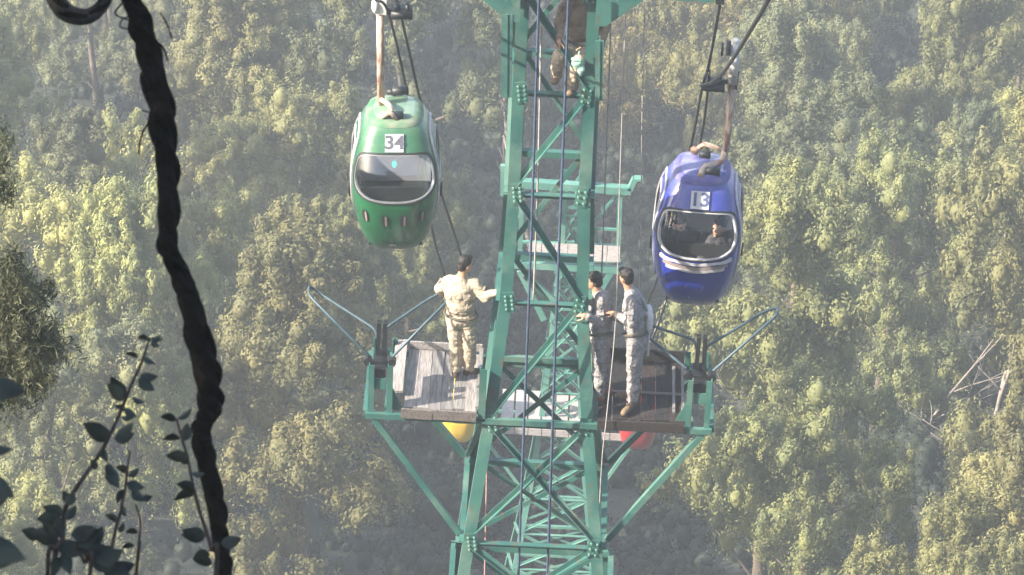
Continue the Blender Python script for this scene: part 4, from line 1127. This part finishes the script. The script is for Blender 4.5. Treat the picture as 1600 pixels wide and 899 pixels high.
for i, (x, y) in enumerate(SPOTS):
    z = gz(x, y); k = rd.choice([0, 0, 1, 1, 2, 3, 4, 5, 5, 7])
    s = rd.uniform(1.0, 1.7) * (1.0 if y < 110 else 1.2)
    px, py, _ = proj(V((x, y, z + 4.5))); row, col = where(px, py)
    t = thing('pine_tree', '%s %s on the slope, %s, %s' % ('tall' if s > 1.35 else 'short' if s < 1.12 else 'middling', KN[k], row, col), 'tree', (x, y, z - .25), 'pines on the wooded slope behind the pylon')
    t.rotation_euler = (rd.uniform(-.07, .07), rd.uniform(-.07, .07), rd.uniform(0, 6.28)); t.scale = (s * rd.uniform(.9, 1.1), s, s * rd.uniform(.9, 1.15))
    link(bpy.data.objects.new('crown', KINDS[k][0]), t); link(bpy.data.objects.new('trunk', KINDS[k][1]), t)
# shrubs between and in the strip: nobody could count them
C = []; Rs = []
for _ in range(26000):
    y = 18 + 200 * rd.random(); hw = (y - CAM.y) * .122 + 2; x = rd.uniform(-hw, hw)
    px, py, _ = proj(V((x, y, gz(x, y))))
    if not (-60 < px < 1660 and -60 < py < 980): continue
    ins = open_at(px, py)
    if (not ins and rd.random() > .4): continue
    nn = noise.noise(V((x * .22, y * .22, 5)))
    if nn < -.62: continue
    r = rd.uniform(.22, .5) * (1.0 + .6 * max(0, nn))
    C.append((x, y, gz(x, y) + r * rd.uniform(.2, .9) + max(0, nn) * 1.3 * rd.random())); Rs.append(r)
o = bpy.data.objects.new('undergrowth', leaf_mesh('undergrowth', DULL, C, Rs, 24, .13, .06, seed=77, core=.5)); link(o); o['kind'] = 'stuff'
# yellow leafed tree by the crossarm
def custom_tree(name, label, cat, base, H, Rm, nb, m, shape, k, s=1.0, group=None, **kw):
    cm, tm = tree_meshes(k, H, Rm, nb, m, shape, **kw)
    t = thing(name, label, cat, base, group); t.scale = (s, s, s); link(bpy.data.objects.new('crown', cm), t); link(bpy.data.objects.new('trunk', tm), t); return t
def ground_hit(px, py):
    d = ray(px, py); lo = 60.0; t = 60.0
    while t < 600:
        p = CAM + d * t
        if p.z < gz(p.x, p.y): return p
        t += .5
    return p
for px, py, H, Rm, lb in ((1072, 225, 8.0, 2.6, 'yellow leafed tree just right of the pylon top, under the crossarm'), (965, 235, 5.2, 1.2, 'smaller yellow and reddish leafed tree touching the right leg of the pylon top')):
    p = ground_hit(px, py); p.z = gz(p.x, p.y) - .2
    custom_tree('broadleaf_tree', lb, 'tree', p, H, Rm, 40, YELL, 'round', 31 + px % 7, leaf=(.20, .075), per=44, pr=(.24, .42), core=0)
# bare trees
def bare(px, py, H, lb, k, lean=0.0, spread=.5, r=.055, depth=3, thick=1.0):
    rd2 = random.Random(k); p = ground_hit(px, py); p.z = gz(p.x, p.y) - .1
    t = thing('bare_tree', lb, 'tree', p, 'bare pale trees among the pines')
    def grow(mb, q, d, L, r_, dep, out):
        pts = [q]; c = q.copy(); dd = d.copy()
        for j in range(4):
            dd = (dd + V((rd2.gauss(0, .12), rd2.gauss(0, .08), rd2.gauss(.02, .06)))).normalized(); c = c + dd * L / 4; pts.append(c)
        mb.tube(pts, [r_ * (1 - .16 * j) for j in range(5)], 6)
        if dep > 0:
            for j in range(3):
                f = rd2.choice([1, 2, 3, 4]); nd = (dd + V((rd2.uniform(-1, 1) * spread * 1.6, rd2.uniform(-.6, .6) * spread, rd2.uniform(-.1, .6)))).normalized()
                grow(out, pts[f], nd, L * rd2.uniform(.38, .62), r_ * .5, dep - 1, out)
    a, b_ = MB(), MB(); d0 = V((lean, 0, 1)).normalized()
    grow(a, p.copy(), d0, H, r * thick, depth, b_)
    a.build('trunk', PALEBARK, t, smooth=True); b_.build('branches', PALEBARK, t, smooth=True)['kind'] = 'stuff'
for a in ((1338, 165, 6.0, 'tall bare pale forked tree in the upper right hollow', 3, .03), (1368, 90, 5.0, 'slim bare tree beside the forked one at the top right', 4, 0), (430, 205, 4.6, 'bare grey branched tree between the black vine and the green cabin', 5, -.2, .6),
          (492, 205, 3.5, 'short bare tree nearest the left of the green cabin', 6, 0), (1425, 700, 4.2, 'bare leaning branches in the dark hollow at the lower right', 8, .5, .8), (1528, 800, 4.4, 'bare trunk with one bent limb at the lower right edge', 9, .05, .7, .12),
          (1200, 915, 2.2, 'thicker pale leaning trunk at the bottom, right of the pylon', 10, .12, .3, .09), (1228, 915, 1.8, 'thinner pale trunk at the bottom, right of the thicker one', 12, -.12, .3, .06), (1165, 665, 1.8, 'bent pale bare trunk beside the right platform', 13, -.5, .3),
          (695, 150, 9.0, 'tall bare trunk left of the pylon top, farther one', 14, 0, .3, .12), (745, 140, 9.0, 'tall bare trunk left of the pylon top, nearer one', 15, .02, .4, .12), (775, 120, 8.0, 'bare branched trunk touching the left leg of the pylon top', 16, -.05, .5, .10),
          (835, 420, 5.5, 'straight pale trunk seen through the upper pylon lattice', 17, 0, .3, .13), (1450, 330, 3.2, 'bare silver twigs at the right of the blue cabin', 18, .2, .8), (1290, 470, 2.6, 'thin bare trunk right of the blue cabin', 19, 0, .5),
          (200, 560, 3.0, 'bare pale branches behind the leafy sapling', 20, .5, .8), (1500, 610, 3.0, 'bare pale limb beside the column shaped pine at the right', 21, -.4, .7), (275, 300, 3.0, 'bare pale trunk just right of the black vine', 22, .1, .6),
          (60, 350, 3.2, 'bare pale twigs near the left edge', 23, .5, .7), (1570, 230, 2.6, 'thin bare pale branch at the upper right edge', 25, .5, .8)):
    bare(*a)

# ---------------------------------------------------------------- the near left foreground
FD = 9.0
pxm = FD / FPX
def strand_path(P, k=6): return smooth_path(P, k)
VP = [(193, -60, 33), (205, 0, 36), (218, 30, 39), (236, 90, 42), (250, 160, 44), (258, 240, 40), (262, 320, 36), (263, 385, 36), (283, 428, 37), (300, 480, 42), (314, 550, 46), (326, 610, 44), (328, 645, 36), (317, 668, 33), (322, 720, 36), (336, 790, 34), (346, 860, 30), (353, 920, 28), (368, 1200, 30), (380, 1500, 34)]
vt = thing('hanging_vine', 'thick twisted black vine hanging down the left side of the picture', 'vine', atd(380, 1500, FD))
cen = smooth_path([atd(x, y, FD) for x, y, _ in VP], 8)
wid = np.interp(np.linspace(0, len(VP) - 1, len(cen)), range(len(VP)), [w_ for *_, w_ in VP]) * pxm / 2 * .92
m_ = MB(); m_.tube(cen, [float(a) * (.86 + .08 * noise.noise(V((0, 0, i * .5)))) for i, a in enumerate(wid)], 10); m_.build('main_stem', VINE, vt, smooth=True)
for q in range(4):
    m_ = MB(); pts = []
    for i, c in enumerate(cen):
        a = q * 1.57 + i * .26 + .5 * noise.noise(V((q, 0, i * .1))); rr = float(wid[i]) * (.76 + .20 * math.sin(i * .42 + q * 2))
        pts.append(c + (RT * math.cos(a) + fwd * math.sin(a)) * rr)
    m_.tube(pts, [float(a) * (.33 + .07 * math.sin(i * .9 + q)) for i, a in enumerate(wid)], 7); m_.build('twisted_strand', VINE, vt, smooth=True)
for pts, r in (([(222, 40), (196, 30), (180, 22), (188, 8), (200, -4)], .0016), ([(226, 55), (205, 47), (188, 42), (192, 30), (205, 26)], .0014), ([(246, 172), (236, 186), (224, 205), (218, 225), (217, 242)], .0020),
               ([(248, 178), (233, 176), (222, 172)], .0013), ([(225, 110), (220, 118), (222, 135), (232, 150)], .0022), ([(268, 60), (262, 40), (250, 20)], .0016), ([(262, 95), (255, 75), (240, 62)], .002), ([(240, 205), (236, 215), (241, 228)], .0015), ([(288, 500), (296, 520), (300, 545)], .003)):
    m_ = MB(); m_.tube(smooth_path([atd(x, y, FD - .03) for x, y in pts], 5), r, 6); m_.build('tendril', VINE, vt, smooth=True)
# looping vine at the top left
vt2 = thing('hanging_vine', 'short looped grey black vine at the top left corner', 'vine', atd(112, 28, FD))
L_ = [(60, -90, 30), (78, -30, 30), (90, 4, 30), (108, 22, 30), (135, 26, 26), (155, 14, 22), (168, -8, 20), (180, -60, 24), (193, -160, 28)]
cen2 = smooth_path([atd(x, y, FD) for x, y, _ in L_], 7); wd2 = np.interp(np.linspace(0, len(L_) - 1, len(cen2)), range(len(L_)), [w_ for *_, w_ in L_]) * pxm / 2
m_ = MB(); m_.tube(cen2, [float(a) for a in wd2], 10); m_.build('main_stem', VINEG, vt2, smooth=True)
for q in range(3):
    m_ = MB(); m_.tube([c + (RT * math.cos(q * 2.1 + i * .2) + fwd * math.sin(q * 2.1 + i * .2)) * float(wd2[i]) * .7 for i, c in enumerate(cen2)], [float(a) * .42 for a in wd2], 7); m_.build('twisted_strand', VINE, vt2, smooth=True)

def leaf_obj(c, L, ang, tilt, roll, parent, wide=.62, curl=.18, m=None):
    """one broad leaf blade with midrib fold; ang = direction in the picture of its tip, degrees clockwise from up"""
    ns = 8; a = math.radians(ang)
    t = UP * math.cos(a) + RT * math.sin(a); t = (t * math.cos(tilt) + fwd * math.sin(tilt)).normalized()
    b = t.cross(fwd).normalized(); n_ = b.cross(t).normalized()
    b2 = b * math.cos(roll) + n_ * math.sin(roll); n2 = n_ * math.cos(roll) - b * math.sin(roll)
    vs = []; fs = []
    for i in range(ns + 1):
        u = i / ns; wq = wide * L * .5 * (math.sin(math.pi * min(1, u * 1.02)) ** .75) * (1.15 - .45 * u)
        mid = c + t * (u * L) + n2 * (-curl * L * u * u)
        vs += [mid - b2 * wq + n2 * wq * .30, mid - b2 * wq * .5 + n2 * wq * .12, mid, mid + b2 * wq * .5 + n2 * wq * .12, mid + b2 * wq + n2 * wq * .30]
    for i in range(ns):
        for j in range(4): fs.append((i * 5 + j, i * 5 + j + 1, i * 5 + 6 + j, i * 5 + 5 + j))
    k = len(vs); vs += [v_ - n2 * .0006 for v_ in vs]; fs += [tuple(reversed([q + k for q in f])) for f in fs]
    mb = MB(); mb.add(vs, fs); o = mb.build('leaf', m or FGLEAF, parent, smooth=True); return o
def ground_under(p): return V((p.x - .1, p.y + .15, gz(p.x, p.y) - .05))
rl = random.Random(5)
def sapling(label, stems, leaves, D, r=.0042, smallleaves=0):
    p_end = atd(stems[0][-1][0], stems[0][-1][1], D); root = ground_under(p_end)
    t = thing('sapling', label, 'sapling', root)
    for si, st_ in enumerate(stems):
        pts = [atd(x, y, D + rl.uniform(-.02, .02)) for x, y in st_]
        fin = root + V((rl.uniform(-.08, .08), rl.uniform(-.05, .05), 0)) if si == 0 or st_[-1][1] > 880 else None
        if fin is not None: pts += [pts[-1].lerp(fin, .4), fin]
        sp = smooth_path(pts, 5); n = len(sp)
        m_ = MB(); m_.tube(sp, [r * (.55 + .9 * i / n) * (1 + .12 * noise.noise(V((i * .9, si, 0)))) for i in range(n)], 7); m_.build('stem', FGSTEM, t, smooth=True)
    for (x, y, L, ang, tl, rr) in leaves:
        # petiole end at x, y
        leaf_obj(atd(x, y, D + rl.uniform(-.04, .04)), L * .84 * D / FPX, ang, tl, rr, t, wide=rl.uniform(.6, .78), curl=rl.uniform(.1, .3))
    return t
D1 = 8.5
sapling('leafy dark sapling leaning right at the lower left, tallest of the three stems',
        [[(234, 528), (222, 565), (206, 600), (190, 640), (168, 688), (150, 718), (128, 750), (108, 780), (100, 805), (96, 850), (82, 905)]],
        [(233, 530, 26, -75, .6, 1.0), (234, 530, 26, 95, .5, .9), (236, 534, 22, 125, .7, .6), (240, 532, 16, 60, .4, .4), (217, 560, 30, -60, .4, 1.1), (224, 556, 28, 140, .5, 1.0),
         (191, 627, 50, -20, .1, .25), (191, 627, 44, -38, .3, .5), (218, 588, 34, 100, .2, .6), (216, 592, 38, 130, .2, .4), (206, 622, 28, 115, .5, 1.0), (194, 638, 30, 130, .4, .8), (196, 642, 24, -60, .3, .7), (188, 652, 26, 100, .4, 1.0),
         (166, 690, 56, -48, .15, .5), (168, 692, 40, -20, .3, .3), (160, 700, 28, 170, .4, .6), (178, 686, 40, 78, .2, .5), (180, 684, 42, 60, .3, .6),
         (150, 735, 22, -20, .3, .4), (170, 730, 44, 160, .2, .5), (165, 726, 30, 140, .4, .6), (108, 788, 28, -20, .2, .3), (104, 790, 30, 30, .3, .4), (98, 806, 40, -60, .1, .3), (96, 812, 46, -85, .2, .3), (102, 812, 34, 40, .4, .5)], D1)
sapling('low dark leaf cluster in the bottom left corner below the leaning sapling',
        [[(95, 842), (88, 862), (74, 905)], [(118, 850), (132, 880), (140, 905)]],
        [(92, 846, 56, -70, .2, .3), (88, 850, 60, 110, .2, .3), (110, 838, 50, 75, .2, .4), (118, 852, 52, 60, .3, .3), (90, 842, 40, 0, .3, .2), (100, 862, 44, 170, .2, .4), (92, 870, 36, -160, .3, .5), (130, 868, 56, 80, .1, .3), (140, 872, 60, 105, .2, .25), (150, 878, 55, 70, .2, .4), (140, 850, 40, 45, .3, .5),
         (160, 880, 60, 120, .2, .3), (80, 835, 30, -30, .2, .4), (170, 892, 50, 80, .2, .3), (62, 842, 38, -60, .3, .3)], 8.0)
sapling('thin dark sapling stem standing between the leaning sapling and the vine, sparse leaves',
        [[(203, 705), (199, 735), (196, 760), (188, 800), (180, 830), (172, 870), (166, 905)], [(212, 788), (219, 815), (217, 850), (212, 905)]],
        [(200, 738, 26, -60, .4, .6), (200, 745, 26, 60, .4, .6), (198, 755, 34, 110, .2, .6), (206, 765, 34, 140, .3, .8), (222, 780, 20, 80, .3, .3), (195, 765, 30, -140, .3, .8), (190, 790, 24, 170, .5, .9), (184, 815, 28, -60, .4, .8), (186, 832, 20, 30, .4, .4), (216, 832, 26, -80, .4, .9), (210, 852, 26, -100, .3, .9)], 8.8, .0034)
sapling('dark sapling stem close to the left side of the vine with one large round leaf',
        [[(276, 655), (284, 685), (293, 715), (302, 760), (312, 800), (322, 830), (330, 860), (337, 905)]],
        [(276, 656, 32, -75, .3, .7), (278, 655, 34, 60, .2, .9), (282, 685, 34, -85, .3, 1.0), (286, 690, 36, 15, .3, .5), (292, 716, 40, -80, .2, .4), (296, 722, 34, -60, .5, .4), (304, 765, 36, -70, .3, .5), (306, 770, 44, -100, .3, .9), (300, 740, 24, 100, .3, .9),
         (322, 838, 46, -85, .1, .15), (318, 845, 44, -60, .1, .2), (328, 866, 34, -100, .3, .5), (332, 880, 36, -80, .2, .6), (345, 850, 40, 80, .2, .4)], 8.8, .0036)
# leaves poking in at the left edge: a nearer branch
D2 = 7.0
br = thing('sapling', 'dark broad leaves poking in from the left edge of the picture', 'sapling', ground_under(atd(-60, 900, D2)))
m_ = MB(); m_.tube(smooth_path([atd(-20, 560, D2), atd(-25, 680, D2), atd(-30, 780, D2), atd(-40, 900, D2), ground_under(atd(-60, 900, D2))], 5), .006, 7); m_.build('stem', FGSTEM, br, smooth=True)
for (x, y, L, ang, tl, rr) in ((-24, 600, 66, 105, .1, .5), (-20, 612, 40, 110, .1, .7), (-28, 745, 60, 125, .2, .3), (-24, 790, 50, 60, .2, .5), (-34, 845, 80, 115, .1, .4), (-30, 870, 60, 95, .2, .3), (-22, 640, 30, 80, .2, .6), (-20, 700, 40, 100, .3, .8)):
    leaf_obj(atd(x, y, D2), L * D2 / FPX, ang, tl, rr, br)
# pine bough nearer than the forest, left edge
bp_ = at(-60, 760, -27.0); bp_.x -= .8
tb = thing('pine_tree', 'dark olive pine at the left edge, nearer and darker than the slope behind', 'tree', (bp_.x, bp_.y, gz(bp_.x, bp_.y)))
C = []; Rs = []
for px, py, r in ((20, 430, 45), (45, 470, 50), (10, 480, 60), (60, 520, 45), (30, 550, 60), (5, 600, 50), (50, 590, 45), (-20, 520, 70), (-30, 600, 80), (20, 415, 20), (80, 545, 16), (-10, 430, 30), (2, 225, 16), (0, 260, 14), (-4, 300, 16)):
    for _ in range(max(3, int(r / 4))):
        q = at(px + rl.gauss(0, r * .36), py + rl.gauss(0, r * .36), -27 + rl.uniform(-.3, .3)); C.append(q - V(tb.location)); Rs.append(rl.uniform(.05, .11))
link(bpy.data.objects.new('crown', leaf_mesh('crown', OLIVE, C, Rs, 150, .055, .008, up=.3, rnd=1.6, seed=3)), tb)
m_ = MB(); top_ = at(-30, 300, -27); m_.tube([V(tb.location), V(tb.location).lerp(top_, .5) + V((.15, 0, 0)), top_], [.14, .09, .03], 8); m_.build('trunk', BARK, tb, smooth=True)
# the overhanging tree the vines hang from; its crown shades the foreground
ob = atd(-1500, 900, 8.5); ob.y = CAM.y - .5; ob.x = -5.2
ot = thing('broadleaf_tree', 'dark overhanging broadleaf tree above the left foreground, carrying the vines', 'tree', (ob.x, ob.y, gz(ob.x, ob.y)))
otl = V(ot.location); C = []; Rs = []
cc = atd(-250, 100, 8.5) + sdir * 4.2
for _ in range(900):
    q = V((rl.gauss(0, 1), rl.gauss(0, 1), rl.gauss(0, 1))).normalized() * rl.random() ** .4
    C.append(cc + V((q.x * 3.3, q.y * 3.3, q.z * 2.2)) - otl); Rs.append(rl.uniform(.18, .3))
link(bpy.data.objects.new('crown', leaf_mesh('crown', FGLEAF, C, Rs, 34, .12, .08, seed=9)), ot)
m_ = MB(); m_.tube([otl, otl.lerp(cc, .5) + V((-.3, 0, 0)), cc], [.22, .17, .08], 10); m_.build('trunk', BARK, ot, smooth=True)
for k, tgt in enumerate((atd(193, -160, FD), atd(60, -90, FD), atd(193, -60, FD))):
    m_ = MB(); m_.tube(smooth_path([cc, cc.lerp(tgt, .5) + V((0, 0, .5)), tgt], 5), .035 - .006 * k, 8); m_.build('limb', BARK, ot, smooth=True)

# ---------------------------------------------------------------- haze
hz = MB(); x0, x1, y0_, y1_, z0, z1 = -905, 905, -405, 2005, -190, 43
hz.box(((x0 + x1) / 2, (y0_ + y1_) / 2, (z0 + z1) / 2), (x1 - x0, y1_ - y0_, z1 - z0))
hm = bpy.data.materials.new('haze_air'); hm.use_nodes = True
n, l = hm.node_tree.nodes, hm.node_tree.links
n.remove(n['Principled BSDF']); pv = n.new('ShaderNodeVolumePrincipled')
pv.inputs['Color'].default_value = (0.82, 0.89, 0.98, 1); pv.inputs['Density'].default_value = HAZE
pv.inputs['Anisotropy'].default_value = 0.2
l.new(pv.outputs[0], n['Material Output'].inputs['Volume'])
h_o = hz.build('haze', hm); h_o['kind'] = 'stuff'
bpy.context.view_layer.update()
